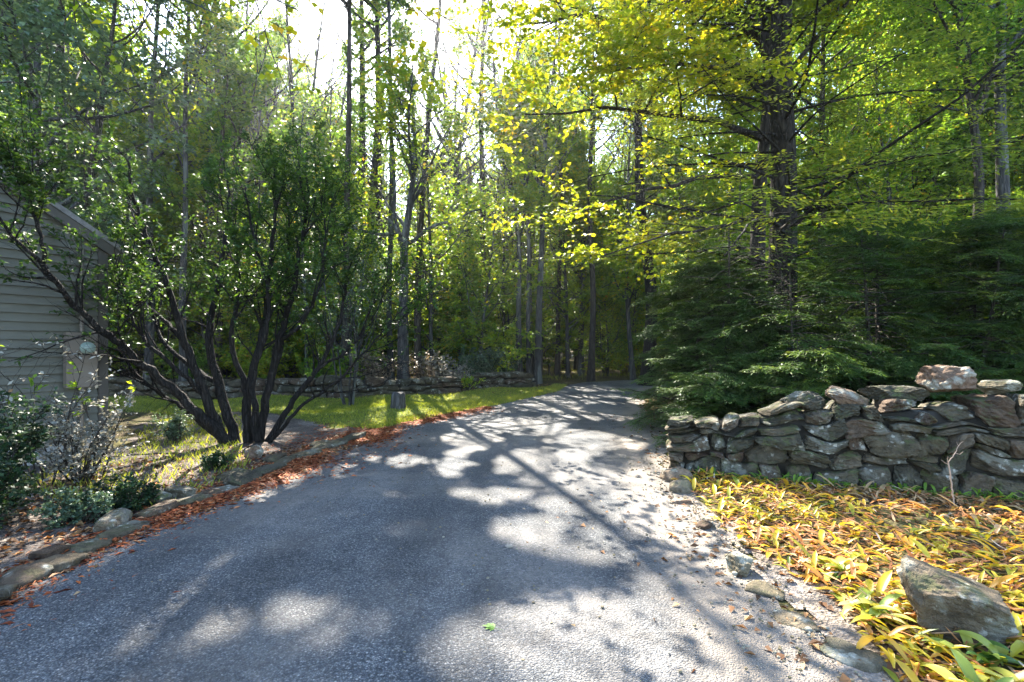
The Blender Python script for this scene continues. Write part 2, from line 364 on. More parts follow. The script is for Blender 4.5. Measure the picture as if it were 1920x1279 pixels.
def gen_deciduous(seed, H=18, r=.16, cb=.38, LW=(.12, .08), limb=4.2, nl=22, per=8, tw=9, m=12, lean=.02, up=.10, limb_polys=(), trunk_poly=None, ang=1.0, crown_top=True, flat=.6, s0=.18):
    rng = np.random.default_rng(seed); g = TreeGeo()
    if trunk_poly is None:
        tp = grow(np.zeros((1, 3)), [[rng.normal(0, .03), rng.normal(0, .03), 1]], np.array([H]), 14, .035, (0, 0, .05), rng)[0]
    else: tp = np.asarray(trunk_poly, float)
    p, rr = add_poly(g.trunk, tp, r, r * .12, 9, 44, power=.9)
    rr2 = rr.copy(); rr2[:3] *= (1.45, 1.2, 1.08)                 # root flare
    g.trunk = Acc(); g.trunk.add(*tubes(p[None], rr2[None], 9))
    n1 = 9
    S, D, L, R, _ = spawn(p[None], rr[None], np.array([1.0]), nl, cb, .98, ang, .18, 1.0, rng, 0.0, 0)
    t = (S[:, 2] - p[0, 2]) / max(p[-1, 2] - p[0, 2], .1)
    prof = np.clip(np.interp(t, [cb, cb + .18, .65, 1.0], [.75, 1.0, .85, .25]), .1, 2)
    L = limb * prof * rng.uniform(.65, 1.2, nl)
    R = np.minimum(np.maximum(R, .012), L * .017 + .008)
    Pl = grow(S, D, L, n1 - 1, .12, (0, 0, up), rng)
    Rl = const_r(R, R * .25, n1)
    if limb_polys:
        ex, er = [], []
        for pts, a, b in limb_polys:
            q, qr = resample(*add_poly(Acc(), pts, a, b), n1)
            q[1:-1] += rng.normal(0, .04, (n1 - 2, 3))
            ex.append(q); er.append(qr)
        Pl = np.concatenate([Pl, ex]); Rl = np.concatenate([Rl, er])
        L = np.concatenate([L, [np.linalg.norm(e[-1] - e[0]) for e in ex]])
    g.trunk.add(*tubes(Pl, Rl, 6))
    S, D, L2, R2, _ = spawn(Pl, Rl, L, per, s0, .99, .85, .2, .5, rng, flat, .45)
    L2 = np.maximum(L2, .5)
    P2 = grow(S, D, L2, 5, .14, (0, 0, .02), rng); Rr = const_r(np.maximum(R2, .006), np.full(len(R2), .003), 6)
    g.wood_add(P2, Rr, 4)
    S, D, L3, R3, _ = spawn(P2, Rr, L2, tw, .1, 1.0, .8, .25, .5, rng, flat, .3)
    L3 = np.maximum(L3, .28)
    P3 = grow(S, D, L3, 3, .12, (0, 0, -.03), rng)
    g.wood_add(P3, const_r(np.full(len(L3), .004), np.full(len(L3), .0015), 4), 3)
    g.leaf.add(*twig_leaves(P3, m, rng, LW[0], LW[1]))
    return g.finish()

def gen_hemlock(seed, H=4, r=.05, Lmax=1.8, nb=60, per=12, tw=7, m=8, q=(.055, .011), base=.04, droop=.05, trunk_poly=None, top=.3, shape=.8, ang=1.45, asym=None, t_hi=.98, dead=0, t0=.12, br=.012):
    rng = np.random.default_rng(seed); g = TreeGeo()
    tp = trunk_poly if trunk_poly is not None else grow(np.zeros((1, 3)), [[rng.normal(0, .02), rng.normal(0, .02), 1]], np.array([H]), 12, .03, (0, 0, .06), rng)[0]
    p, rr = add_poly(g.trunk, tp, r, r * .15, 10, 48)
    rr2 = rr.copy(); rr2[:3] *= (1.5, 1.22, 1.08)
    g.trunk = Acc(); g.trunk.add(*tubes(p[None], rr2[None], 12))
    S, D, _, R, _ = spawn(p[None], rr[None], np.array([1.0]), nb, base, t_hi, ang, .14, 1.0, rng, 0, 0)
    t = (S[:, 2] - p[0, 2]) / (p[-1, 2] - p[0, 2])
    L = Lmax * ((1 - t) ** shape * (1 - top) + top * .6) * rng.uniform(.6, 1.2, nb)
    if asym is not None:
        L *= 1 + .5 * (nrm(D) @ np.asarray(asym, float))
    R = np.minimum(R, L * br + .006)
    Pl = grow(S, D, L, 9, .06, (0, 0, -droop), rng)
    g.trunk.add(*tubes(Pl, const_r(R, R * .2, 10), 5))
    if dead:
        Sd, Dd, _, Rd, _ = spawn(p[None], rr[None], np.array([1.0]), dead, .10, .55, 1.35, .25, 1.0, rng, 0, 0)
        Ld = rng.uniform(.5, 2.6, dead); Pd = grow(Sd, Dd, Ld, 7, .12, (0, 0, -.01), rng)
        Rdd = const_r(np.minimum(Rd, .008 + Ld * .008), np.full(dead, .003), 8)
        g.trunk.add(*tubes(Pd, Rdd, 5))
        S4, D4, L4, R4, _ = spawn(Pd, Rdd, Ld, 6, .2, 1, .8, .3, .4, rng, .5, .4)
        g.trunk.add(*tubes(grow(S4, D4, np.maximum(L4, .2), 4, .15, (0, 0, 0), rng), const_r(np.full(len(L4), .006), np.full(len(L4), .002), 5), 3))
    Rl = const_r(R, R * .2, 10)
    S, D, L2, R2, pi = spawn(Pl, Rl, L, per, t0, 1.0, .95, .12, .55, rng, .95, .6)
    L2 = np.maximum(L2, .16)
    P2 = grow(S, D, L2, 5, .06, (0, 0, -droop * .8), rng)
    R2 = np.full(len(L2), .0035)
    g.wood_add(P2, const_r(R2, R2 * .4, 6), 3)
    S, D, L3, R3, pj = spawn(P2, const_r(R2, R2, 6), L2, tw, .06, 1.0, .85, .12, .5, rng, .97, .5)
    L3 = np.maximum(L3, q[0] * 2)
    P3 = grow(S, D, L3, 3, .05, (0, 0, -droop), rng)
    # pinnate twiglets carry the needles
    B = P3.shape[0]
    Sn, Tn, idx = along(P3, m, rng, 0.0)
    N = len(Sn)
    sgn = np.where(np.tile(np.arange(m), B) % 2 == 0, 1, -1)[:, None]
    side = nrm(np.cross(Tn, np.array([0, 0, 1.])))
    Dn = nrm(Tn * .75 + side * sgn * .8 + rng.normal(0, .14, (N, 3)) + np.array([0, 0, -.12]))
    Nn = nrm(np.array([0, 0, 1.]) + rng.normal(0, .25, (N, 3)))
    V, Fq = leaves(Sn, Dn, Nn, q[0] * rng.uniform(.7, 1.3, N), q[1] * rng.uniform(.8, 1.2, N), .1)
    cl = rng.random(len(L))[pi][pj][idx]
    tipness = np.tile(np.arange(m) / m, B)
    rv = np.clip(.35 * rng.random(N) + .35 * cl + .3 * tipness * rng.random(N), 0, 1)
    g.leaf.add(V, Fq, rv)
    return g.finish()

# ------------------------------------------------------------------ where the sun reaches (gaps cut into the crowns to let light through)
LIT = []       # ellipses in photo pixels on the ground: cx, cy, rx, ry, rotation(deg)
def lit(cx, cy, rx, ry, ro): LIT.append((cx, cy, rx, ry, ro))
lit(1230, 1250, 330, 110, 0); lit(1010, 1220, 190, 70, -8); lit(1330, 1150, 130, 50, 20)
lit(1080, 938, 75, 26, -10); lit(990, 1000, 60, 22, 0); lit(925, 935, 70, 10, 0)
lit(1230, 905, 40, 40, 0); lit(1290, 985, 55, 34, 25); lit(1160, 1000, 40, 18, 10)
lit(752, 868, 55, 11, 0); lit(845, 882, 40, 14, -10); lit(868, 850, 46, 16, -25); lit(880, 828, 60, 12, 0)
lit(985, 868, 60, 18, -12); lit(1060, 868, 40, 12, -10); lit(960, 800, 95, 9, 0); lit(1080, 815, 70, 8, 5); lit(905, 812, 50, 6, 0)
lit(1010, 768, 80, 5, 0); lit(1120, 745, 60, 4, 0); lit(1060, 785, 50, 4, 0); lit(1130, 785, 60, 5, 0); lit(1110, 758, 80, 3, 0); lit(1180, 835, 40, 10, 0); lit(1115, 735, 70, 2, 0)
lit(1680, 1040, 330, 130, 0); lit(1850, 1180, 200, 140, 0); lit(1450, 960, 130, 45, 0); lit(1560, 1130, 160, 90, 20)
lit(215, 1215, 120, 16, -33); lit(310, 1160, 70, 13, -35); lit(390, 1088, 48, 9, -35); lit(345, 1228, 26, 14, -20); lit(418, 1195, 26, 12, -10)
lit(512, 1152, 17, 13, 0); lit(560, 1175, 22, 12, 0); lit(645, 1172, 50, 16, 10); lit(130, 1262, 60, 12, -20); lit(590, 1225, 20, 9, 0)
lit(85, 1085, 60, 12, -28); lit(200, 1040, 46, 10, -25); lit(330, 962, 40, 10, -20); lit(530, 912, 50, 12, -20); lit(620, 882, 50, 8, -10); lit(470, 940, 20, 6, 0)
lit(850, 756, 200, 22, 0); lit(690, 762, 90, 14, 0); lit(690, 768, 120, 10, 0); lit(960, 742, 100, 9, 0); lit(560, 770, 60, 9, 0); lit(1040, 734, 40, 4, 0); lit(770, 778, 80, 4, 0)
lit(290, 785, 60, 10, 0); lit(250, 925, 60, 9, -10); lit(300, 862, 40, 6, -8); lit(180, 800, 60, 40, 0); lit(150, 890, 70, 40, 0)
lit(430, 850, 40, 7, 0); lit(620, 800, 30, 4, 0)
LITA = np.array(LIT, float)
WIN = []       # spheres (centre, radius, share of leaves cut) of crown or wall that get sun
def win(c, r, f=.85): WIN.append((np.asarray(c, float), r, f))

def lit_mask(g, z):
    """g (N,2) ground points -> bool"""
    Y = np.maximum(g[:, 1], .3)
    px = 960 + F * g[:, 0] / Y; py = HZ + CAMH * F / Y
    ok = (g[:, 1] > 1.2) & (g[:, 1] < 24)
    w = 8 * np.sin(g[:, 0] * 9 + 1.3) + 6 * np.sin(g[:, 1] * 7.3 + g[:, 0] * 4)
    px = px + w; py = py + .25 * (py - HZ) / 60 * 3 * np.sin(g[:, 0] * 11 + g[:, 1] * 5)
    mar = (.0023 + .0003 * smooth(6, 9, Y)) * z / SUN[2] + .015
    mx, my = np.minimum(mar / Y * F, 90), np.minimum(mar * CAMH * F / Y ** 2, 40)
    m = np.zeros(len(g), bool)
    for cx, cy, rx, ry, ro in LITA:
        c, s = math.cos(rad(ro)), math.sin(rad(ro))
        dx, dy = px - cx, py - cy
        m |= ((dx * c + dy * s) / (rx + mx)) ** 2 + ((-dx * s + dy * c) / (ry + my)) ** 2 < 1
    return m & ok
SHADE = np.array([(120, 1030), (420, 930), (600, 905), (720, 892), (830, 905), (900, 945), (960, 1030), (1060, 1060), (1380, 1080), (1300, 1130), (1020, 1120), (930, 1180), (850, 1300), (-300, 1300), (-300, 1130)], float)
def shade_mask(g):
    Y = np.maximum(g[:, 1], .3); px = 960 + F * g[:, 0] / Y; py = HZ + CAMH * F / Y
    ins = np.zeros(len(g), bool)
    for a in range(len(SHADE)):
        (x1, y1), (x2, y2) = SHADE[a], SHADE[(a + 1) % len(SHADE)]
        ins ^= ((y1 > py) != (y2 > py)) & (px < (x2 - x1) * (py - y1) / (y2 - y1 + 1e-12) + x1)
    return ins & (g[:, 1] > 1.0)
PR = np.random.default_rng(5)
def blocked(C, soft=True):
    """leaves (centres C) that would keep the sun from a place the photograph shows sunlit"""
    g = C[:, :2] - C[:, 2:3] * (SUN[:2] / SUN[2])[None]
    m = lit_mask(g, C[:, 2]) & (C[:, 2] > .5)
    m &= (C[:, 2] > 9) | (PR.random(len(C)) > .2)
    cm = C.mean(0); cr = np.linalg.norm(C - cm, axis=1).max()
    sh = None
    for c, r, f in WIN:
        w = cm - c; al = w @ SUN
        if al < -cr or np.linalg.norm(w - al * SUN) > cr + r: continue
        if sh is None: sh = shade_mask(g)
        w = C - c
        al = w @ SUN
        pp = np.linalg.norm(w - al[:, None] * SUN, axis=1)
        m |= (al > r * .75) & (pp < r) & (PR.random(len(C)) < f) & ~sh
    return m

def crown_mesh(g, key, mats, keep=None, keepw=None):
    if keep is None and key in g.cache: return g.cache[key]
    lF = g.lF; lV = g.lV; lR = g.lR
    if keep is not None:
        lV = g.lV.reshape(-1, 4, 3)[keep].reshape(-1, 3); lR = g.lR[keep]; lF = np.arange(len(lV)).reshape(-1, 4)
    wV, wF, o_ = [], [], 0
    for q, (V, f1, c) in enumerate(g.wood):
        if keepw is not None: V = V[keepw[q]]
        n_, nv = V.shape[:2]
        wV.append(V.reshape(-1, 3)); wF.append((f1[None] + (np.arange(n_) * nv)[:, None, None]).reshape(-1, 4) + o_); o_ += n_ * nv
    wV, wF = np.concatenate(wV), np.concatenate(wF)
    V = np.concatenate([wV, lV]); Fq = np.concatenate([wF, lF + len(wV)])
    mi = np.concatenate([np.zeros(len(wF), int), np.ones(len(lF), int)])
    me = mesh_np('crown', V, Fq, mats, np.concatenate([np.zeros(len(wF)), lR]), True, mi)
    if keep is None: g.cache[key] = me
    return me
NTREE = [0, 0]
def place_tree(g, name, loc, rz, sc, leafm, barkm, label, cat, group=None, prune=True, min_share=.0004):
    loc = np.array([loc[0], loc[1], loc[2] if len(loc) > 2 else ground_h(loc[0], loc[1]) - .05])
    root = empty(name, loc, label, cat, group, rz, sc)
    tk = ('t', barkm)
    if tk not in g.cache: g.cache[tk] = mesh_np('trunk', g.tV, g.tF, M[barkm])
    obj('trunk', g.cache[tk], root)
    keep = keepw = None
    if prune:
        c, s = math.cos(rz), math.sin(rz)
        def world(C):
            C = C * sc
            return np.stack([C[:, 0] * c - C[:, 1] * s, C[:, 0] * s + C[:, 1] * c, C[:, 2]], 1) + loc
        b = blocked(world(g.cent))
        if b.mean() > min_share: keep = ~b; keepw = [~blocked(world(c_)) if len(c_) else np.zeros(0, bool) for _, _, c_ in g.wood]; NTREE[1] += 1
    NTREE[0] += 1
    obj('crown', crown_mesh(g, ('c', leafm, barkm), [M[barkm], M[leafm]], keep, keepw), root)
    return root

# ------------------------------------------------------------------ terrain
DL = np.array([(-12, -4.6), (0, -3.9), (1.8, -3.6), (3.3, -3.3), (4.6, -3.32), (5.7, -2.95), (7.0, -2.95), (9.6, -2.55), (12.3, -1.25), (15, .1), (18, 1.5), (21.3, 2.35), (23, 3.3), (24.3, 5.5), (25, 9), (25.4, 18), (25.5, 40)])   # y, x of the left edge
DR = np.array([(-12, 1.4), (0, 1.5), (2.44, 1.63), (3.84, 1.76), (4.95, 1.78), (6.5, 1.95), (7.7, 2.2), (11.8, 3.1), (17, 4.35), (19.5, 5.2), (20.8, 7), (21.2, 10), (21.4, 18), (21.5, 40)])
def xl(y): return np.interp(y, DL[:, 0], DL[:, 1])
def xr(y): return np.interp(y, DR[:, 0], DR[:, 1])
W0, W1 = np.array([1.98, 6.55]), np.array([6.9, 4.71])          # front base line of the near stone wall
WD = (W1 - W0) / np.linalg.norm(W1 - W0); WNn = np.array([-WD[1], WD[0]])   # normal pointing away from the camera
def smooth(a, b, x):
    t = np.clip((x - a) / (b - a), 0, 1); return t * t * (3 - 2 * t)
def ground_h(x, y):
    x = np.asarray(x, float); y = np.asarray(y, float)
    dw = (x - W0[0]) * WNn[0] + (y - W0[1]) * WNn[1]
    off = np.maximum(xl(y) - x, x - xr(y))
    h = .5 * smooth(.35, 1.3, dw) * smooth(.5, 1.8, x - xr(y)) * smooth(30, 18, y)
    h = h + .05 * smooth(.3, 2, off) * (np.sin(x * 1.7 + .5 * y) + np.sin(y * 1.3 - .7 * x + 2)) * smooth(7, 12, y)
    h = h + np.clip(y - 29, 0, 200) * .02 + smooth(8, 30, np.abs(x) - y * .5) * .4
    return h * 1.0
def terrain():
    xs = np.concatenate([np.linspace(-220, -30, 20)[:-1], np.linspace(-30, 30, 241), np.linspace(30, 220, 20)[1:]])
    ys = np.concatenate([np.linspace(-60, -4, 12)[:-1], np.linspace(-4, 40, 190), np.linspace(40, 300, 40)[1:]])
    X, Y = np.meshgrid(xs, ys)
    Z = ground_h(X, Y)
    V = np.stack([X, Y, Z], -1).reshape(-1, 3)
    nx = len(xs); i, j = np.meshgrid(np.arange(len(ys) - 1), np.arange(nx - 1), indexing='ij')
    Fq = np.stack([i * nx + j, i * nx + j + 1, (i + 1) * nx + j + 1, (i + 1) * nx + j], -1).reshape(-1, 4)
    tag(obj('ground', mesh_np('ground', V, Fq, M['ground'])), kind='structure')
terrain()
def along_poly(poly, n):
    d = np.concatenate([[0], np.cumsum(np.hypot(*np.diff(poly, axis=0).T))])
    t = np.linspace(0, d[-1], n)
    p = np.stack([np.interp(t, d, poly[:, 0]), np.interp(t, d, poly[:, 1])], 1)
    for _ in range(6): p[1:-1] = (p[:-2] + 2 * p[1:-1] + p[2:]) / 4
    return p
def driveway():
    n, k = 420, 26
    a = along_poly(DL[:, ::-1], n); b = along_poly(DR[:, ::-1], n)
    rng = np.random.default_rng(3)
    for q, sg in ((a, -1), (b, 1)):
        q[:, 0] += sg * (.035 * np.sin(q[:, 1] * 5.1 + sg) + .03 * np.sin(q[:, 1] * 11.7) + rng.normal(0, .018, n))
    t = np.linspace(0, 1, k)
    V = a[:, None] * (1 - t)[None, :, None] + b[:, None] * t[None, :, None]
    crown = .03 * np.sin(t * PI)[None] + .008 * np.sin(V[:, :, 1] * .9 + V[:, :, 0])
    Z = ground_h(V[:, :, 0], V[:, :, 1]) * 0 + .006 + np.maximum(crown, 0)
    V = np.concatenate([V, Z[:, :, None]], 2).reshape(-1, 3)
    i, j = np.meshgrid(np.arange(n - 1), np.arange(k - 1), indexing='ij')
    Fq = np.stack([i * k + j, i * k + j + 1, (i + 1) * k + j + 1, (i + 1) * k + j], -1).reshape(-1, 4)
    me = mesh_np('driveway', V, Fq, M['drive'])
    at = me.attributes.new('edge', 'FLOAT', 'POINT')
    e = (np.clip(1 - 5.0 * (1 - t), 0, 1) + .55 * np.clip(1 - 2.0 * (1 - t), 0, 1))[None] * np.ones((n, 1)) + .6 * np.clip(1 - 9 * t, 0, 1)[None]  # right side reaches further inward for the painted sun warmth
    at.data.foreach_set('value', e.astype(np.float32).ravel())
    tag(obj('driveway', me), kind='structure')
driveway()
def sheet(name, poly, m, dz, step=.12, rag=.12, seed=1):
    """a ragged-edged sheet following the terrain inside a ground polygon"""
    poly = np.asarray(poly, float)
    rng = np.random.default_rng(seed)
    mn, mx = poly.min(0) - .3, poly.max(0) + .3
    xs = np.arange(mn[0], mx[0], step); ys = np.arange(mn[1], mx[1], step)
    X, Y = np.meshgrid(xs, ys)
    wx = X + rag * (np.sin(Y * 6.1 + seed) + .6 * np.sin(Y * 15 + X * 9)); wy = Y + rag * (np.sin(X * 5.3 + seed) + .6 * np.sin(X * 13 - Y * 7))
    ins = np.zeros(X.shape, bool)
    q = len(poly)
    for a in range(q):
        x1, y1 = poly[a]; x2, y2 = poly[(a + 1) % q]
        c = ((y1 > wy) != (y2 > wy)) & (wx < (x2 - x1) * (wy - y1) / (y2 - y1 + 1e-12) + x1)
        ins ^= c
    off = np.maximum(xl(Y) - X, X - xr(Y))
    V = np.stack([X, Y, ground_h(X, Y) + dz], -1).reshape(-1, 3)
    nx = len(xs)
    i, j = np.nonzero(ins[:-1, :-1])
    j = j; ok = (j < nx - 1); i, j = i[ok], j[ok]
    Fq = np.stack([i * nx + j, i * nx + j + 1, (i + 1) * nx + j + 1, (i + 1) * nx + j], -1)
    used, inv = np.unique(Fq, return_inverse=True)
    me = mesh_np(name, V[used], inv.reshape(-1, 4), m)
    return tag(obj(name, me), kind='structure')
def gp(*pts): return [tuple(G(*p)[:2]) for p in pts]
LAWN = [(-3.4, 10.2), (-2.7, 9.9), (-1.5, 12.1), (0, 14.9), (1.6, 18.2), (2.3, 21), (1.2, 20.2), (-3.3, 16.3), (-5, 15.6), (-14, 16.3), (-14, 12.6), (-7, 12.6), (-5.2, 11.6)]
sheet('lawn', LAWN, M['lawn'], .005, .15, .18, 2)
sheet('planting_bed', [(-3.0, 7.0), (-2.5, 9.7), (-3.4, 10.3), (-5.2, 11.5), (-7, 12.4), (-8, 11), (-6.1, 8), (-7, 6.2), (-6, 4.2), (-3.5, 3.2), (-3.4, 4.6), (-3.0, 5.7)], M['mulch'], .0045, .12, .1, 4)
sheet('gravel_shoulder', [(1.6, 1.0), (1.62, 2.4), (1.72, 3.8), (1.72, 5), (1.9, 6.5), (2.15, 7.7), (2.9, 11), (3.3, 11), (2.4, 8), (2.1, 6.6), (2.25, 5.4), (2.1, 4.4), (2.15, 3.3), (2.1, 2.4), (2.1, 1)], M['gravel'], .0095, .06, .05, 6)

# ------------------------------------------------------------------ stones
def cube_grid(cuts):
    bm = bmesh.new(); bmesh.ops.create_cube(bm, size=2)
    bmesh.ops.subdivide_edges(bm, edges=bm.edges[:], cuts=cuts, use_grid_fill=True)
    bm.verts.ensure_lookup_table()
    V = np.array([v.co[:] for v in bm.verts]); Fq = np.array([[v.index for v in f.verts] for f in bm.faces])
    bm.free(); return V, Fq
CG = {c: cube_grid(c) for c in (4, 7, 11, 15, 19, 29)}
def noise3(V, rng, octs=((2.0, .06), (4.5, .035), (10, .015))):
    d = np.zeros(len(V))
    for f, a in octs:
        for _ in range(4):
            k = rng.normal(0, 1, 3) * f
            d += a / 2 * np.sin(V @ k + rng.uniform(0, 6.3))
    return d
def stone_verts(rng, cuts=7, k=5.0, chips=5, rough=1.0, chip_lo=.72):
    V, Fq = CG[cuts]
    s = (np.abs(V) ** k).sum(1) ** (1 / k)
    V = V / s[:, None]
    V = V * (1 + rough * noise3(V, rng, ((1.2, .07), (2.6, .05))))[:, None]
    for _ in range(chips):
        n = nrm(rng.normal(0, 1, 3)); d = rng.uniform(chip_lo, 1.0) * np.abs(V @ n).max()
        ex = np.maximum(0, V @ n - d); V = V - ex[:, None] * n[None]
    nst = nrm(rng.normal(0, 1, 3) * np.array([.4, .4, 1])); fq = rng.uniform(3, 5)
    saw = ((V @ nst + .12 * np.sin(V @ rng.normal(0, 2.2, 3))) * fq) % 1.0
    V = V * (1 + rough * noise3(V, rng, ((5, .03), (11, .026), (22, .016))) + rough * .02 * (saw - .5))[:, None]
    return V, Fq
def free_stone(name, loc, size, rz, seed, m, label, cat='stone', group=None, wedge=0.0, cuts=29, chips=14, tilt=(0, 0), k=3.2, sink=.25):
    rng = np.random.default_rng(seed)
    V, Fq = stone_verts(rng, cuts, k, chips, 1.0, .58)
    V = V * np.asarray(size) * .5
    V[:, 2] *= 1 - wedge * V[:, 0] / (size[0] * .5)
    ax, ay = tilt
    Rx = np.array([[1, 0, 0], [0, math.cos(ax), -math.sin(ax)], [0, math.sin(ax), math.cos(ax)]])
    Ry = np.array([[math.cos(ay), 0, math.sin(ay)], [0, 1, 0], [-math.sin(ay), 0, math.cos(ay)]])
    V = V @ (Ry @ Rx).T
    V[:, 2] -= V[:, 2].min() + sink * size[2]
    o = obj(name, mesh_np(name, V, Fq, M[m], None, cuts < 15), None, loc)
    o.rotation_euler = (0, 0, rz)
    return tag(o, label, cat, group)

def dry_wall(name, path, top, rows, width, thick, seed, m, label, cuts=7, split=.25, joint=.012, wob=.042, maxn=98, protr=.05):
    """a dry-laid wall: every stone is a part; path = ground polyline of its front face"""
    rng = np.random.default_rng(seed)
    path = np.asarray(path, float)
    d = np.concatenate([[0], np.cumsum(np.hypot(*np.diff(path, axis=0).T))]); Ltot = d[-1]
    def pos(s):
        s = np.asarray(s, float)
        p = np.stack([np.interp(s, d, path[:, 0]), np.interp(s, d, path[:, 1])], -1)
        e = .3
        tn = np.stack([np.interp(s + e, d, path[:, 0]) - np.interp(s - e, d, path[:, 0]), np.interp(s + e, d, path[:, 1]) - np.interp(s - e, d, path[:, 1])], -1)
        tn /= np.linalg.norm(tn, axis=-1, keepdims=True) + 1e-9
        return p, tn, np.stack([-tn[..., 1], tn[..., 0]], -1)
    root = empty(name, (path[0][0], path[0][1], 0), label, 'wall')
    o0 = np.array([path[0][0], path[0][1], 0])
    wts = rng.uniform(.75, 1.3, rows); zb = np.concatenate([[0], np.cumsum(wts)]) / wts.sum()
    ph = rng.uniform(0, 6.3, (rows + 1, 3))
    def zrow(k, s):
        base = zb[k] * top(s)
        if k == 0: return base - .08
        w = wob if k < rows else wob * .6
        return base + w * (np.sin(s * 3.1 + ph[k, 0]) + .8 * np.sin(s * 6.7 + ph[k, 1]) + .5 * np.sin(s * 12 + ph[k, 2]))
    cells = []
    for k in range(rows):
        s = 0.0; 
        while s < Ltot - .08:
            w = width * rng.uniform(.55, 1.65) * (1.15 if k == 0 else 1.0)
            e = min(s + w, Ltot)
            if Ltot - e < .12: e = Ltot
            if rng.random() < split and k > 0 and e - s > width * .8:
                f = rng.uniform(.35, .65); cells += [(s, e, k, 0, f), (s, e, k, f, 1)]
            else: cells.append((s, e, k, 0, 1))
            s = e
    sk = rng.uniform(-.10, .10, len(cells) * 2)
    parts = []
    for q, (s, e, k, f0, f1) in enumerate(cells):
        V, Fq = stone_verts(rng, cuts, rng.uniform(6, 14), 9, 1.0, .66)
        u, v, w = (V[:, 0] + 1) / 2, (V[:, 2] + 1) / 2, (V[:, 1] + 1) / 2
        sj = s + (e - s) * u + (v - .5) * sk[q]
        z0 = zrow(k, sj) * 1.0; z1 = zrow(k + 1, sj)
        if k == rows - 1: z1 = z1 + rng.uniform(-.06, .09)
        za = z0 + (z1 - z0) * f0 + joint / 2; zc = z0 + (z1 - z0) * f1 - joint / 2
        z = za + (zc - za) * v
        cs, hw = (s + e) / 2, (e - s) / 2
        sj = cs + (sj - cs) * (1 - joint / max(hw, .05))
        dep = thick * .55 if (k < rows - 1 and s > .01) else thick
        off = rng.uniform(-protr, protr) + .10 * (z / 1.0)          # the face leans back a little
        p, tn, nn = pos(np.clip(sj, 0, Ltot))
        p = p + tn * (sj - np.clip(sj, 0, Ltot))[:, None]
        xy = p + nn * (off + dep * w)[:, None]
        W = np.column_stack([xy, z]) - o0
        parts.append((W, Fq, (e - s) * (zb[k + 1] - zb[k]) * (f1 - f0)))
    order = sorted(range(len(parts)), key=lambda a: -parts[a][2])
    big = order[:maxn]; rest = order[maxn:]
    for a in big:
        W, Fq, _ = parts[a]
        c = W.mean(0)
        o = obj('wall_stone', mesh_np('wall_stone', W - c, Fq, M[m], None, cuts < 15), root, c)
    if rest:
        A = Acc()
        for a in rest: A.add(parts[a][0], parts[a][1])
        o = obj('small_wall_stones', A.mesh('small_wall_stones', M[m]), root); o['kind'] = 'stuff'
    # soil and rubble core between the two faces
    n = 60; s = np.linspace(.06, Ltot - .06, n)
    p, tn, nn = pos(s); tz = np.array([top(x) for x in s]) * .9
    prof = []
    for offs, zz in ((.16, -.05), (.22, 1), (thick * .92, 1), (thick * 1.0, -.05)):
        xy = p + nn * offs; prof.append(np.column_stack([xy, np.where(zz == 1, tz, np.full(n, -.05))]) - o0)
    V = np.stack(prof, 1).reshape(-1, 3)
    Fq = [[i * 4 + j, (i + 1) * 4 + j, (i + 1) * 4 + (j + 1) % 4, i * 4 + (j + 1) % 4] for i in range(n - 1) for j in range(4)] + [[0, 1, 2, 3], [(n - 1) * 4 + 3, (n - 1) * 4 + 2, (n - 1) * 4 + 1, (n - 1) * 4]]
    obj('rubble_core', mesh_np('rubble_core', V, np.array(Fq), M['core']), root)
    return root
def near_top(s): return np.interp(s, [0, .7, 1.5, 2.2, 2.9, 3.6, 6], [.60, .71, .86, .90, .97, 1.0, 1.02])
dry_wall('stone_wall', [W0, W1], near_top, 5, .33, .62, 21, 'stone', 'grey lichen-covered dry stone wall running from the driveway edge behind the yellow plants', cuts=19, joint=.012, wob=.034, split=.28, protr=.06)
def far_top(s): return .56 + .06 * np.sin(s * .9) + 0 * s
FARW = [(-15, 16.9), (-9, 16.3), (-5.2, 15.95), (-3.3, 16.8), (-1.2, 18.6), (.95, 20.4)]
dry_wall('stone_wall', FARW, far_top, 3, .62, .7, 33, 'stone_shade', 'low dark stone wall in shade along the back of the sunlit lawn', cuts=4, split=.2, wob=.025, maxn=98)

wp = lambda s, o: W0 + WD * s + WNn * o
c = wp(3.05, .42); free_stone('boulder', (c[0], c[1], 1.07), (.50, .42, .30), .15, 5, 'stone_light', 'pale rounded boulder sitting highest on top of the near stone wall', 'boulder', k=3.4, sink=.02)
c = wp(3.55, .45); free_stone('boulder', (c[0], c[1], 1.06), (.42, .40, .17), .5, 9, 'stone_light', 'flat pale capstone on the wall at the right edge of the photo', 'boulder', k=3, sink=.02)
c = wp(2.55, .42); free_stone('boulder', (c[0], c[1], .97), (.62, .40, .16), -.3, 15, 'stone', 'long flat grey capstone on the wall just left of the highest boulder', 'boulder', k=4, sink=.02)
c = wp(1.62, .40); free_stone('boulder', (c[0], c[1], .80), (.50, .42, .24), .2, 19, 'stone', 'rounded mossy capstone on the wall where its top steps up', 'boulder', k=3, sink=.02)
c = wp(2.05, .34); free_stone('boulder', (c[0], c[1], .87), (.40, .38, .16), -.5, 23, 'stone_light', 'tilted pale capstone on the wall right of the mossy rounded one', 'boulder', k=4, tilt=(.2, .3), sink=.02)
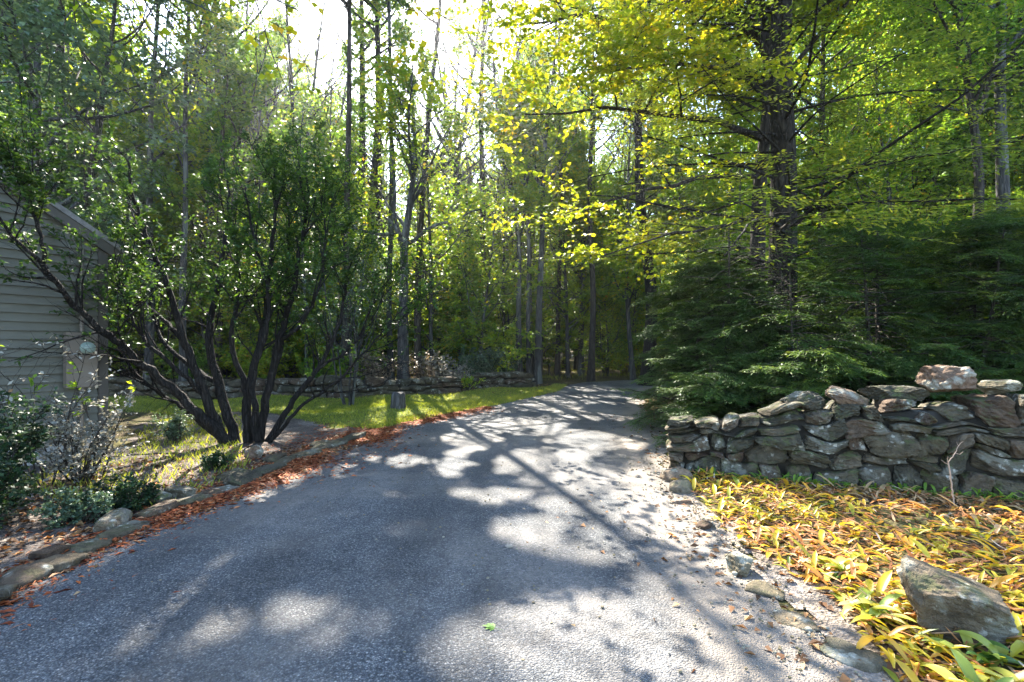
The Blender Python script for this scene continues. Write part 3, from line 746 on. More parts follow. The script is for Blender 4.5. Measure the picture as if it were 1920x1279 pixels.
# rocks in the right foreground
c = G(1800, 1182); free_stone('boulder', (c[0], c[1], 0), (.58, .44, .40), -.35, 41, 'boulder', 'large angular boulder lying among the yellow leaves in the right foreground', 'boulder', k=3.4, chips=16, wedge=.55, tilt=(.12, .06), sink=.22)
c = G(1388, 1072); free_stone('stone', (c[0], c[1], 0), (.20, .18, .16), .3, 43, 'stone_light', 'small pale rounded stone alone at the edge of gravel and yellow leaves')
c = G(1268, 900); free_stone('stone', (c[0], c[1], 0), (.34, .30, .20), .2, 47, 'stone_light', 'pale block at the foot of the stone wall end beside the driveway', cuts=7, k=4)
c = G(1278, 922); free_stone('stone', (c[0], c[1], 0), (.26, .22, .20), .9, 48, 'stone_light', 'squarish stone just in front of the pale block at the wall end', cuts=7, k=4)
c = G(1322, 990); free_stone('stone', (c[0], c[1], 0), (.20, .14, .09), .4, 49, 'stone', 'brown flattish pebble half buried in the gravel shoulder', cuts=7)
c = G(1275, 945); free_stone('stone', (c[0], c[1], 0), (.22, .12, .06), .1, 50, 'stone_light', 'thin flat stone in the gravel below the squarish stone', cuts=7)
c = G(1600, 1235); free_stone('stone', (c[0], c[1], 0), (.30, .2, .05), -.9, 51, 'stone_light', 'flat pale slab at the driveway edge in the near right corner', cuts=11, k=4, sink=.3)
c = G(1440, 1110); free_stone('stone', (c[0], c[1], 0), (.26, .2, .05), -.7, 52, 'stone_light', 'low flat stone sunk in the gravel below the small rounded stone', cuts=7, k=4, sink=.35)
c = G(1490, 1165); free_stone('stone', (c[0], c[1], 0), (.24, .2, .05), -.4, 53, 'stone_light', 'low flat stone sunk in the gravel beside the yellow leaves edge', cuts=7, k=4, sink=.35)
c = G(478, 858); free_stone('stone', (c[0], c[1], 0), (.27, .24, .25), .3, 61, 'stone_light', 'pale round stone in front of the many-stemmed shrub', k=2.6)
c = G(290, 945); free_stone('stone', (c[0], c[1], 0), (.30, .22, .16), .8, 63, 'stone', 'dark mossy wedge-shaped stone in the left border', k=3, tilt=(.3, .3))

# stump on the lawn
def stump():
    c = G(746, 772)
    root = empty('tree_stump', (c[0], c[1], 0), 'short dark upright stump standing on the lawn near the driveway', 'stump')
    rng = np.random.default_rng(8); k = 26; A = Acc()
    a = np.arange(k) / k * 2 * PI
    zs = [-.05, 0, .08, .2, .34, .44, .47]; rs = [.24, .22, .19, .17, .165, .155, .12]
    ring = [np.column_stack([r * (1 + .07 * np.sin(a * 5 + 1) + .04 * np.sin(a * 9)) * np.cos(a), r * (1 + .07 * np.sin(a * 5 + 1)) * np.sin(a), np.full(k, z) + .02 * np.sin(a * 3) * (z > .3)]) for z, r in zip(zs, rs)]
    V = np.concatenate(ring + [np.array([[0, 0, .475]])])
    n = len(zs)
    Fq = [[i * k + j, i * k + (j + 1) % k, (i + 1) * k + (j + 1) % k, (i + 1) * k + j] for i in range(n - 1) for j in range(k)]
    obj('trunk', mesh_np('trunk', V, np.array(Fq), M['trunk_stump']), root)
    top = mesh_np('cut_top', np.concatenate([ring[-1], [[0, 0, .48]]]), np.array([[j, (j + 1) % k, k] for j in range(k)]), M['trunk_stump'])
    obj('cut_top', top, root)
stump()

# flat edging stones along the left edge of the driveway
rng = np.random.default_rng(77)
EDGE_PX = [(-30, 1130), (40, 1092), (110, 1062), (170, 1030), (235, 1000), (300, 962), (360, 942), (410, 925), (455, 905), (500, 885), (535, 868), (575, 855), (620, 840), (660, 826)]
adj = ['long grey', 'broad dark', 'narrow grey', 'cracked', 'pale flat', 'mossy flat', 'low brown', 'slanted grey']
spots = ['nearest the left edge of the photo', 'below the dark green bush', 'in front of the low leafy plants', 'under scattered brown leaves', 'beside the grassy strip', 'by the mossy wedge stone', 'left of the rust-coloured needles', 'below the pale round stone', 'just past the pale round stone', 'beside the red-brown needle band', 'farther along the red-brown band', 'near the far end of the edging', 'second from the far end of the edging', 'at the far end of the edging']
for q, (px, py) in enumerate(EDGE_PX):
    g0 = G(px, py); nxt = G(*EDGE_PX[min(q + 1, len(EDGE_PX) - 1)]); prv = G(*EDGE_PX[max(q - 1, 0)])
    dirv = nxt - prv; ang = math.atan2(dirv[1], dirv[0])
    L = np.linalg.norm(dirv) / (2 if 0 < q < len(EDGE_PX) - 1 else 1) * 1.02
    L = min(L, .75)
    free_stone('edging_stone', (g0[0], g0[1], 0), (L, rng.uniform(.2, .3), rng.uniform(.07, .11)), ang + rng.normal(0, .12), 100 + q, 'slate', adj[q % 8] + ' edging stone ' + spots[q], 'stone', 'stones edging the driveway', cuts=7, k=5, chips=5, tilt=(rng.normal(0, .09), rng.normal(0, .07)), sink=.35)
    if q % 2 == 0:
        free_stone('edging_stone', (g0[0] - .22, g0[1] + .16, 0), (L * .7, rng.uniform(.18, .26), rng.uniform(.09, .14)), ang + rng.normal(0, .25), 140 + q, 'slate', 'loose ' + adj[(q + 3) % 8] + ' back-row edging stone ' + spots[q], 'stone', 'stones edging the driveway', cuts=7, k=5, chips=5, tilt=(rng.normal(0, .12), rng.normal(0, .1)), sink=.3)

# ------------------------------------------------------------------ house
def house():
    C = np.array([-6.06, 7.6]); w = np.array([-.490, -.8717]); u = np.array([-.8717, .490])    # w along the gable wall, u along the eave wall
    nrmw = np.array([.8717, -.490])                                                            # outward of the gable wall
    GW, DP, EH, SL = 8.0, 6.5, 3.12, math.tan(rad(31.5))
    root = empty('house', (C[0], C[1], 0), 'grey-green clapboard house corner with a sloping roof at the left edge', 'house')
    def L3(a, b, z): return np.array([w[0] * a + u[0] * b, w[1] * a + u[1] * b, z])           # a along gable, b deep
    def boxm(name, m, a0, a1, b0, b1, z0, z1, parent=root, bev=0.0):
        bm = bmesh.new()
        vs = [bm.verts.new(L3(a, b, z)) for a in (a0, a1) for b in (b0, b1) for z in (z0, z1)]
        for f in ((0, 1, 3, 2), (4, 6, 7, 5), (0, 4, 5, 1), (2, 3, 7, 6), (0, 2, 6, 4), (1, 5, 7, 3)): bm.faces.new([vs[q] for q in f])
        bmesh.ops.recalc_face_normals(bm, faces=bm.faces)
        if bev: bmesh.ops.bevel(bm, geom=bm.edges[:], offset=bev, segments=2, affect='EDGES')
        me = bpy.data.meshes.new(name); bm.to_mesh(me); bm.free(); me.materials.append(m)
        return obj(name, me, parent)
    # clapboards: each course leans out at its foot
    A = Acc(); exp = .118
    z = .28; q = 0
    rngh = np.random.default_rng(4)
    while z < EH + GW / 2 * SL - .1:
        z1 = z + exp
        for face in (0, 1):
            if face == 0:
                inset0 = max(0.0, (z - EH) / SL); inset1 = max(0.0, (z1 - EH) / SL)
                a0, a1, c0, c1 = .085 + inset0, GW - inset0, .085 + inset1, GW - inset1
                if a1 - a0 < .2: continue
                jj = rngh.normal(0, .0012, 2)
                pts = [L3(a0, -.036 + jj[0], z), L3(a1, -.036 + jj[1], z), L3(c1, -.006, z1), L3(c0, -.006, z1), L3(a0, -.004, z), L3(a1, -.004, z)]
            else:
                if z1 > EH: continue
                pts = [L3(-.028, DP, z), L3(-.028, .085, z), L3(-.006, .085, z1), L3(-.006, DP, z1), L3(-.004, DP, z), L3(-.004, .085, z)]
            V = np.array(pts); A.add(V, np.array([[0, 1, 2, 3], [4, 5, 1, 0]]))
        z = z1; q += 1
    obj('siding', A.mesh('siding', M['siding'], False), root)
    boxm('corner_board', M['trim'], -.04, .083, -.045, .0, .20, EH + .02, bev=.004)
    boxm('corner_board', M['trim'], -.043, -.002, .002, .083, .20, EH + .02, bev=.004)
    boxm('foundation', M['concrete'], .01, GW - .01, .012, DP, -.2, .277)
    # solid wall behind the boards
    pk = EH + GW / 2 * SL
    bm = bmesh.new()
    prof = [(0.01, .28), (GW - .01, .28), (GW - .01, EH), (GW / 2, pk - .02), (.01, EH)]
    f0 = [bm.verts.new(L3(a, .012, z)) for a, z in prof]; f1 = [bm.verts.new(L3(a, DP, z)) for a, z in prof]
    bm.faces.new(f0); bm.faces.new(f1[::-1])
    for k in range(5): bm.faces.new([f0[k], f1[k], f1[(k + 1) % 5], f0[(k + 1) % 5]])
    bmesh.ops.recalc_face_normals(bm, faces=bm.faces)
    me = bpy.data.meshes.new('wall'); bm.to_mesh(me); bm.free(); me.materials.append(M['siding']); obj('wall', me, root)
    # roof slopes, rake boards
    def slope(name, m, b0, b1, d0, d1, ov, z_off, sides=(0, 1)):
        for sgn in sides:
            bm = bmesh.new(); vs = []
            for a in (-ov, GW / 2):
                zz = EH + a * SL + z_off
                for b in (b0, b1):
                    for dz in (d0, d1):
                        aa = a if sgn == 0 else GW - a
                        vs.append(bm.verts.new(L3(aa, b, zz + dz)))
            for f in ((0, 1, 3, 2), (4, 6, 7, 5), (0, 4, 5, 1), (2, 3, 7, 6), (0, 2, 6, 4), (1, 5, 7, 3)): bm.faces.new([vs[k] for k in f])
            bmesh.ops.recalc_face_normals(bm, faces=bm.faces)
            me = bpy.data.meshes.new(name); bm.to_mesh(me); bm.free(); me.materials.append(m)
            obj(name, me, root)
    slope('roof_slope', M['roof'], -.12, DP + .2, .02, .10, .22, 0)
    slope('rake_board', M['trim'], -.10, -.045, -.13, .017, .20, 0)
    # electric panel with a round meter, and a conduit
    pb = boxm('meter_box', M['metal_box'], .13, .50, -.15, -.046, 1.02, 1.80, bev=.008)
    boxm('cover', M['metal_box'], .155, .475, -.168, -.1505, 1.36, 1.77, pb, bev=.006)
    bm = bmesh.new()
    prof = [(.085, 0), (.085, .03), (.075, .034), (.072, .09), (.06, .105), (.0, .108)]
    k = 28; rings = []
    c = L3(.27, -.169, 1.58); ex = np.array([w[0], w[1], 0]); ez = np.array([0, 0, 1.]); en = np.array([nrmw[0], nrmw[1], 0])
    for r_, h_ in prof[:-1]:
        rings.append([bm.verts.new(c + en * h_ + (ex * math.cos(t * 2 * PI / k) + ez * math.sin(t * 2 * PI / k)) * r_) for t in range(k)])
    for i in range(len(rings) - 1):
        for j in range(k): bm.faces.new([rings[i][j], rings[i][(j + 1) % k], rings[i + 1][(j + 1) % k], rings[i + 1][j]])
    bm.faces.new(rings[-1]); bmesh.ops.recalc_face_normals(bm, faces=bm.faces)
    me = bpy.data.meshes.new('meter'); bm.to_mesh(me); bm.free(); me.materials.append(M['glass'])
    for p_ in me.polygons: p_.use_smooth = True
    obj('meter', me, pb)
    V, Fq = tubes(np.array([[L3(.30, -.09, .2), L3(.30, -.09, .6), L3(.30, -.09, 1.015)]]), np.full((1, 3), .026), 12)
    obj('conduit', mesh_np('conduit', V, Fq, M['metal_box']), root)
    V, Fq = tubes(np.array([[L3(.30, -.09, 1.805), L3(.30, -.09, 2.4), L3(.30, -.09, 3.0)]]), np.full((1, 3), .024), 12)
    obj('conduit', mesh_np('conduit', V, Fq, M['metal_box']), root)
house()
# ------------------------------------------------------------------ sun windows on crowns and walls
WINDOWS = [
    (P(1080, 150, 10), 2.3, .9), (P(1180, 330, 10), 1.8, .85), (P(960, 60, 10), 1.7, .85), (P(1270, 90, 10), 1.8, .8), (P(1130, 430, 10), 1.2, .8),
    (P(530, 340, 8.8), .8, .7), (P(430, 350, 9), .6, .6), (P(330, 420, 9), .6, .6),
    (P(1500, 740, 6.4), .25, .9), (P(1640, 770, 6.0), .35, .9), (P(1820, 725, 5.6), .35, .95), (P(1900, 740, 5.5), .3, .9),
    (P(1460, 560, 8.0), .5, .8), (P(1480, 690, 7.2), .4, .9), (P(1560, 590, 8.2), .4, .8), (P(1700, 600, 8), .4, .7), (P(1300, 610, 8.5), .5, .7),
    (P(860, 400, 20), 2.2, .7), (P(700, 400, 19), 2.2, .6), (P(1100, 560, 24), 2.0, .7), (P(900, 560, 25), 2.0, .6), (P(600, 560, 24), 2, .5),
    (P(1650, 330, 14), 2.0, .6), (P(1560, 420, 14), 1.4, .6), (P(250, 250, 14), 2.0, .5), (P(1060, 620, 26), 1.6, .7), (P(1150, 680, 26), 1.6, .7),
    (P(790, 670, 18.5), 1.2, .7),
]
for c, r, f in WINDOWS: win(c, r, f)
RW = np.random.default_rng(46)
for _ in range(44):
    px_, Y_ = RW.uniform(0, 1920), RW.uniform(16, 30)
    win(P(px_, RW.uniform(30, 680), Y_), RW.uniform(1.0, 2.2), .85)
for _ in range(36): win(P(RW.uniform(430, 1230), RW.uniform(130, 690), RW.uniform(17.5, 27)), RW.uniform(.6, 1.5), .9)
for _ in range(22): win(P(RW.uniform(0, 640), RW.uniform(0, 400), RW.uniform(12, 22)), RW.uniform(.7, 1.5), .9)
for _ in range(34): win(P(RW.uniform(1200, 1900), RW.uniform(470, 730), RW.uniform(7.2, 9)), RW.uniform(.15, .5), .92)
for _ in range(40): win(P(RW.uniform(180, 660), RW.uniform(250, 560), RW.uniform(7.6, 9)), RW.uniform(.3, .7), .88)

# ------------------------------------------------------------------ geometry of each kind
BIG = dict(LW=(.15, .105), per=9, tw=9, m=15)
DEC = [gen_deciduous(101, 19, .15, .24, nl=30, **BIG), gen_deciduous(102, 22, .19, .30, limb=4.8, nl=32, **BIG), gen_deciduous(103, 16, .12, .18, limb=3.8, ang=.9, nl=28, **BIG),
       gen_deciduous(104, 20, .17, .34, limb=4.8, ang=1.15, nl=28, **BIG), gen_deciduous(105, 14, .10, .12, limb=3.6, nl=30, **BIG), gen_deciduous(106, 23, .20, .38, limb=5.2, nl=30, **BIG)]
UND = [gen_deciduous(201, 4.8, .045, .05, (.12, .08), 1.9, 28, 8, 7, 10, ang=1.15), gen_deciduous(202, 7.0, .06, .06, (.12, .08), 2.3, 34, 8, 7, 11, ang=1.2),
       gen_deciduous(203, 3.2, .03, .02, (.11, .075), 1.6, 24, 7, 7, 10, ang=1.1), gen_deciduous(204, 10.5, .08, .10, (.13, .09), 2.6, 40, 9, 8, 12, ang=1.2)]
YK = dict(q=(.07, .017), droop=.05, shape=.32, top=.75)
HEMY = [gen_hemlock(301, 3.3, .05, 1.8, 84, 15, 8, 8, **YK), gen_hemlock(302, 4.0, .06, 1.9, 92, 15, 8, 8, **YK), gen_hemlock(303, 2.5, .04, 1.6, 70, 14, 8, 8, **YK), gen_hemlock(304, 1.3, .02, 1.0, 44, 12, 7, 8, **YK)]
HEMT = [gen_hemlock(311, 15, .15, 3.2, 90, 10, 6, 6, q=(.17, .05), base=.06, droop=.04, top=.25), gen_hemlock(312, 11, .12, 2.6, 80, 10, 6, 6, q=(.16, .045), base=.03, droop=.05)]

RT = np.random.default_rng(400)
# ---- the forest
def clear_of(x, y):
    if y < 27 and xl(y) - 1.4 < x < xr(y) + 1.4: return False
    if y < 16.6 and -14.5 < x < xl(y) + .2: return False
    if y < 17.5 and x < 4: return False
    if y < 21.5 and -5.5 < x < 2: return False
    if np.hypot(x + 9, y - 9) < 6.5 or (x < -5 and y < 12): return False
    if x > 2 and y < 12.0: return False
    px = 960 + F * x / y
    if 610 < px < 850 and y < 25: return False
    if 740 < px < 815 and y < 40: return False
    if 1200 < px < 1310 and 18 < y < 30: return False
    return True
pts = []
def scatter(n, y0, y1, dmin, tries=6000, fn=clear_of, pw=1.0, spread=1.12):
    res = []
    for _ in range(tries):
        if len(res) >= n: break
        y = y0 + (y1 - y0) * RT.random() ** pw
        x = RT.uniform(-1, 1) * (y * spread + 3)
        if not fn(x, y): continue
        if any((x - a) ** 2 + (y - b) ** 2 < dmin ** 2 for a, b in pts): continue
        pts.append((x, y)); res.append((x, y))
    return res
SPECIAL = [(5.55, 10.6), (5.4, 11.6), (11.8, 13), (12.6, 13.2), (.5, 22.5), (.9, 23), (1.2, 22), (-4.1, 19), (-11, 12.2), (-10.9, 17), (-8.6, 17.6), (-13, 18)]
pts += SPECIAL + [(-6.1, 18.6), (-4.85, 20.5), (-3.85, 21), (-1.4, 24.5), (-7.8, 26.5), (-6.4, 25.2)]
zone = lambda x, y: ('beyond the far stone wall' if x < -.12 * y else 'past the end of the driveway' if x < .2 * y else 'behind the young hemlocks')
KINDS = [('leaf_green', 'bark_grey', 'mid-green leafy'), ('leaf_lime', 'bark_grey', 'yellow-green'), ('leaf_green', 'bark_dark', 'dark-stemmed green'), ('leaf_rust', 'bark_dark', 'rust-tinged')]
for x, y in scatter(100, 17.5, 35, 2.0):
    kk = RT.choice(4, p=[.38, .48, .13, .01]); lm, bk, ad = KINDS[kk]
    place_tree(DEC[RT.integers(len(DEC))], 'forest_tree', (x, y), RT.uniform(0, 6.28), RT.uniform(.85, 1.15), lm, bk,
               'tall slender %s tree standing %s' % (ad, zone(x, y)), 'tree', 'tall %s trees %s' % (ad, zone(x, y)))
for x, y in scatter(130, 44, 115, 3.4, pw=.7):
    kk = RT.choice(3, p=[.45, .38, .17]); lm, bk, ad = KINDS[kk]
    place_tree(DEC[RT.integers(len(DEC))], 'forest_tree', (x, y), RT.uniform(0, 6.28), RT.uniform(.95, 1.3), lm, bk,
               'far-off %s tree deep in woods %s' % (ad, zone(x, y)), 'tree', 'far-off %s trees %s' % (ad, zone(x, y)), prune=False)
for q, (px_, Y_) in enumerate([(470, 33), (560, 37), (620, 34), (690, 39), (860, 35), (905, 39), (955, 33), (1000, 38), (1060, 34), (430, 39), (520, 31), (840, 41), (590, 42), (1120, 37), (380, 34), (920, 30.5)]):
    x = (px_ - 960) / F * Y_; pts.append((x, Y_)); kk = RT.choice(2); lm, bk, ad = KINDS[kk]
    place_tree(DEC[(1, 5, 3)[q % 3]], 'forest_tree', (x, Y_), RT.uniform(0, 6.28), RT.uniform(1.0, 1.2), lm, bk,
               'tall slender %s tree standing %s' % (ad, zone(x, Y_)), 'tree', 'tall %s trees %s' % (ad, zone(x, Y_)), prune=True)
for q, (px_, Y_) in enumerate([(470, 19.5), (520, 21), (575, 18.5), (625, 21.5), (690, 22.5), (815, 21.5), (860, 23), (900, 22), (940, 24.5), (1065, 26), (1140, 27.5), (840, 26), (700, 27), (600, 25), (500, 25), (430, 22), (390, 19.5), (310, 20), (230, 19), (160, 18.5), (350, 23), (1090, 30), (1030, 29), (970, 28)]):
    x = (px_ - 960) / F * Y_; pts.append((x, Y_)); kk = RT.choice(2, p=[.35, .65]); lm, bk, ad = KINDS[kk]
    place_tree(UND[(3, 1, 3)[q % 3]], 'young_tree', (x, Y_), RT.uniform(0, 6.28), RT.uniform(.95, 1.35), lm, bk,
               'half-grown bushy %s tree %s' % (ad, zone(x, Y_)), 'tree', 'half-grown %s trees %s' % (ad, zone(x, Y_)))
for x, y in scatter(24, 19, 50, 2.6):
    place_tree(HEMT[RT.integers(2)], 'forest_hemlock', (x, y), RT.uniform(0, 6.28), RT.uniform(.8, 1.2), 'hemlock', 'bark_dark',
               'feathery dark hemlock among leafy trees ' + zone(x, y), 'tree', 'dark hemlocks ' + zone(x, y))
def clear_u(x, y):
    px = 960 + F * x / y
    if y < 27 and xl(y) - .9 < x < xr(y) + .9: return False
    if y < 25.5 and x > 2.2 and x < 6: return False
    if y < 17 and x < 4: return False
    if y < 21.5 and -5 < x < 2: return False
    if x > 2 and y < 13: return False
    return True
pts = pts[:len(SPECIAL)] + [p for p in pts[len(SPECIAL):] if False]
for x, y in scatter(230, 16.5, 75, 1.3, fn=clear_u, pw=1.25):
    kk = RT.choice(2, p=[.35, .65]); lm, bk, ad = KINDS[kk]
    place_tree(UND[RT.choice(4, p=[.27, .27, .22, .24])], 'understory_tree', (x, y), RT.uniform(0, 6.28), RT.uniform(.8, 1.3) * (1 + max(y - 25, 0) * .018), lm, bk,
               'low bushy %s sapling under the trees %s' % (ad, zone(x, y)), 'tree', 'low %s saplings %s' % (ad, zone(x, y)))

# ---- trees that stand out
def rel(pts, root): return [np.asarray(p) - root for p in pts]
def special(name, root, geo, lm, bk, label, group=None, cat='tree', prune=True):
    return place_tree(geo, name, root, 0, 1, lm, bk, label, cat, group, prune)

r = np.array([5.55, 10.6, ground_h(5.55, 10.6) - .05])
tp = rel([r, P(1468, 480, 10.6), P(1470, 300, 10.65), P(1462, 120, 10.6), P(1468, -60, 10.6), P(1475, -500, 10.6), P(1470, -900, 10.7)], r)
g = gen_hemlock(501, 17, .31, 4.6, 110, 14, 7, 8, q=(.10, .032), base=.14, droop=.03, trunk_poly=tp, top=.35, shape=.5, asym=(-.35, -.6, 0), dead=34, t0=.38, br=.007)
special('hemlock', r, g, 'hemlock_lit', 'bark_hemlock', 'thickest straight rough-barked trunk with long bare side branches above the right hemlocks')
r = np.array([5.45, 11.7, ground_h(5.45, 11.7) - .05])
tp = rel([r, P(1420, 480, 11.7), P(1424, 330, 11.75), P(1440, 220, 11.7), P(1440, 80, 11.7), P(1400, -100, 11.7), P(1380, -420, 11.7)], r)
lp = lambda pts, a, b: (rel(pts, r), a, b)
g = gen_deciduous(502, 14, .22, .45, (.105, .078), 3.6, 18, 14, 13, 18, trunk_poly=tp, ang=1.15, flat=.75, s0=.34, limb_polys=[
    lp([P(1424, 330, 11.7), P(1330, 330, 11.0), P(1200, 360, 10.2), P(1060, 400, 9.6)], .07, .012),
    lp([P(1430, 260, 11.7), P(1300, 215, 10.6), P(1150, 205, 9.6), P(980, 215, 9.2)], .08, .012),
    lp([P(1440, 160, 11.7), P(1280, 60, 10.2), P(1120, 20, 9.4), P(930, 50, 9.2)], .09, .012),
    lp([P(1440, 100, 11.7), P(1330, -60, 10.6), P(1200, -110, 9.8), P(1000, -100, 9.5)], .08, .012),
    lp([P(1440, 190, 11.7), P(1370, 120, 10.6), P(1240, 130, 9.6), P(1100, 130, 8.6)], .07, .012),
    lp([P(1424, 400, 11.7), P(1340, 430, 10.9), P(1230, 440, 10.2), P(1130, 480, 9.8)], .05, .01),
    lp([P(1440, 60, 11.7), P(1420, -60, 9.8), P(1330, -30, 8.6), P(1200, 10, 7.8)], .07, .01),
])
special('maple', r, g, 'leaf_yellow', 'bark_dark', 'yellow-leaved maple with dark leaning trunk whose limbs reach over the driveway')
r = np.array([11.8, 13.0, ground_h(11.8, 13) - .05])
tp = rel([r, P(1830, 480, 13), P(1838, 330, 13), P(1822, 200, 13.1), P(1800, 60, 13.1), P(1790, -150, 13.1), P(1770, -500, 13.1)], r)
g = gen_deciduous(503, 15, .15, .42, limb=3.2, nl=18, trunk_poly=tp, limb_polys=[(rel([P(1828, 225, 13), P(1858, 150, 13), P(1880, 60, 13.2), P(1900, -100, 13.3)], r), .07, .02)])
special('forked_tree', r, g, 'leaf_green', 'bark_dark', 'dark slim tree forking high beside the straight trunk near the right edge')
r = np.array([12.55, 13.1, ground_h(12.55, 13.1) - .05])
tp = rel([r, P(1884, 480, 13.1), P(1880, 330, 13.1), P(1874, 150, 13.1), P(1882, -60, 13.1), P(1880, -600, 13.1)], r)
g = gen_deciduous(504, 16, .19, .40, limb=3.6, nl=20, trunk_poly=tp)
special('straight_tree', r, g, 'leaf_lime', 'bark_grey', 'straight greyish trunk nearest the right edge of the photo')
# trio by the end of the far wall
trio = [((975, 712), [(972, 600), (974, 450), (958, 360), (940, 290), (925, 120), (915, -100)], .14, 'left trunk of the three grey trees beside the end of the far wall', 511, [[(974, 450), (992, 330), (1000, 200), (1005, 40)]]),
        ((992, 716), [(990, 600), (992, 460), (985, 340), (972, 220), (968, 60), (960, -150)], .11, 'thin dark middle trunk of the three trees beside the end of the far wall', 512, []),
        ((1008, 722), [(1010, 600), (1016, 460), (1018, 340), (1024, 240), (1040, 120), (1050, -120)], .17, 'thickest grey trunk of the three trees, closest to the driveway', 513, [[(1018, 350), (1045, 310), (1075, 260), (1100, 180)], [(1016, 380), (1000, 300), (990, 220)]])]
for (bx, by), pl, rr_, lab, sd, forks in trio:
    Y = 22.3
    b = P(bx, by, Y); r = np.array([b[0], Y, ground_h(b[0], Y) - .05])
    tp = rel([r] + [P(a, c_, Y) for a, c_ in pl], r)
    g = gen_deciduous(sd, 17, rr_, .42, (.14, .10), 3.0, 20, 9, 9, 14, trunk_poly=tp, limb_polys=[(rel([P(a, c_, Y + .3) for a, c_ in fk], r), .075, .015) for fk in forks])
    special('grey_tree', r, g, 'leaf_lime' if sd != 512 else 'leaf_green', 'bark_grey', lab)
# forked spreading tree in the middle left
r0 = P(757, 700, 19); r = np.array([r0[0], 19, ground_h(r0[0], 19) - .05])
tp = rel([r, P(755, 620, 19), P(757, 520, 19), P(757, 460, 19), P(768, 390, 19), P(778, 300, 19), P(776, 220, 19.2), P(770, 140, 19.3)], r)
fk = lambda *a: (rel([P(x, y, Y) for x, y, Y in a], r), .085, .012)
g = gen_deciduous(520, 13, .25, .5, (.13, .095), 4.0, 16, 10, 9, 11, trunk_poly=tp, limb_polys=[
    fk((757, 470, 19), (735, 410, 18.8), (690, 390, 18.5), (630, 330, 18.3)), fk((757, 460, 19), (800, 430, 19), (860, 405, 18.8), (930, 380, 18.5)),
    fk((765, 400, 19), (790, 350, 19.2), (830, 290, 19.3), (850, 220, 19.3)), fk((757, 465, 19), (740, 400, 19.4), (742, 300, 19.6), (730, 200, 19.6)),
    fk((775, 320, 19), (800, 260, 19), (815, 180, 19)), fk((772, 330, 19), (745, 260, 19), (715, 190, 18.8)), fk((757, 440, 19), (700, 440, 18), (650, 420, 17.5), (600, 430, 17.2))])
special('spreading_tree', r, g, 'leaf_lime', 'bark_grey', 'grey tree forking low into spreading limbs behind the far wall, left of centre')
# left trees
def simple(name, px, Y, width, geo_kw, seed, lm, bk, label, top=-300, wob=()):
    b = P(px, 700, Y); r = np.array([b[0], Y, ground_h(b[0], Y) - .05])
    jx = np.random.default_rng(seed).normal(0, 7, 3)
    tp = rel([r, P(px + 3 + jx[0] * .5, 560, Y), P(px + (wob[0] if wob else 0) + jx[1] * .6, 380, Y + jx[2] * .05), P(px + (wob[1] if wob else 0), 190, Y), P(px + (wob[2] if wob else 0), 0, Y), P(px, top, Y)], r)
    g = gen_deciduous(seed, 15, width / F * Y / 2, trunk_poly=tp, **{**dict(LW=(.14, .10), per=9, tw=9, m=14), **geo_kw})
    special(name, r, g, lm, bk, label)
simple('tall_tree', 345, 17.0, 15, dict(cb=.4, limb=3.4, nl=20), 531, 'leaf_lime', 'bark_grey', 'thin straight pinkish-grey trunk rising behind the many-stemmed shrub', wob=(0, 2, 10))
simple('tall_tree', 278, 17.6, 17, dict(cb=.38, limb=3.6, nl=20, ang=.8), 532, 'leaf_green', 'bark_grey', 'slim tree with ascending fork, left of the thin straight trunk behind the shrub', wob=(0, 6, 20))
simple('tall_tree', 410, 19, 12, dict(cb=.4, limb=3.2, nl=18), 533, 'leaf_green', 'bark_dark', 'thin dark trunk just right of the straight pinkish-grey one', wob=(0, 10, 25))
simple('tall_tree', 62, 12.5, 26, dict(cb=.16, limb=3.6, nl=28, m=12), 534, 'leaf_blue', 'bark_grey', 'large tree behind the house roof in the upper left corner', wob=(6, 8, 8))
simple('tall_tree', 160, 14.5, 16, dict(cb=.16, limb=3.4, nl=26, m=12), 535, 'leaf_blue', 'bark_dark', 'bluish-leaved tree above the house corner, right of the largest one', wob=(6, 30, 60))
simple('thin_tree', 1108, 24, 13, dict(cb=.45, limb=3, nl=16), 536, 'leaf_lime', 'bark_dark', 'slim dark trunk standing at the end of the driveway', wob=(2, 4, 4))
simple('dark_tree', 1214, 21, 26, dict(cb=.36, limb=3.2, nl=24), 537, 'leaf_lime', 'bark_black', 'thick dark trunk at the left edge of the young hemlocks, right of the driveway end', wob=(-22, -18, -8))
simple('thin_tree', 1045, 27, 10, dict(cb=.5, limb=2.6, nl=14), 538, 'leaf_lime', 'bark_dark', 'thinnest dark trunk just right of the three grey trees', wob=(2, 4, 4))
simple('tall_tree', 540, 22, 12, dict(cb=.4, limb=3.2, nl=18), 539, 'leaf_green', 'bark_grey', 'slender grey trunk seen through the top of the many-stemmed shrub', wob=(6, 10, -5))
TALL = dict(cb=.50, limb=4.6, nl=34, m=16)  # crowns set high and dense to shade the driveway
simple('tall_tree', 645, 18.6, 15, TALL, 540, 'leaf_green', 'bark_dark', 'slender tall trunk between the shrub and the low-forking grey tree', top=-640, wob=(6, 10, 10))
simple('tall_tree', 733, 20.5, 12, TALL, 541, 'leaf_lime', 'bark_grey', 'pale slim trunk directly left of the low-forking grey tree', top=-620, wob=(2, 0, -4))
simple('tall_tree', 784, 21, 14, TALL, 542, 'leaf_green', 'bark_dark', 'dark slim trunk directly right of the low-forking grey tree', top=-600, wob=(6, 22, 44))
SHADE_TREE = dict(cb=.50, limb=5.2, nl=40, per=10, m=17)  # two trees added so their high crowns shade the driveway
simple('tall_tree', 676, 26.5, 20, SHADE_TREE, 544, 'leaf_green', 'bark_dark', 'tall tree added for shade well behind the slim lawn shrub, topping the sky gap', top=-420, wob=(2, 4, 2))
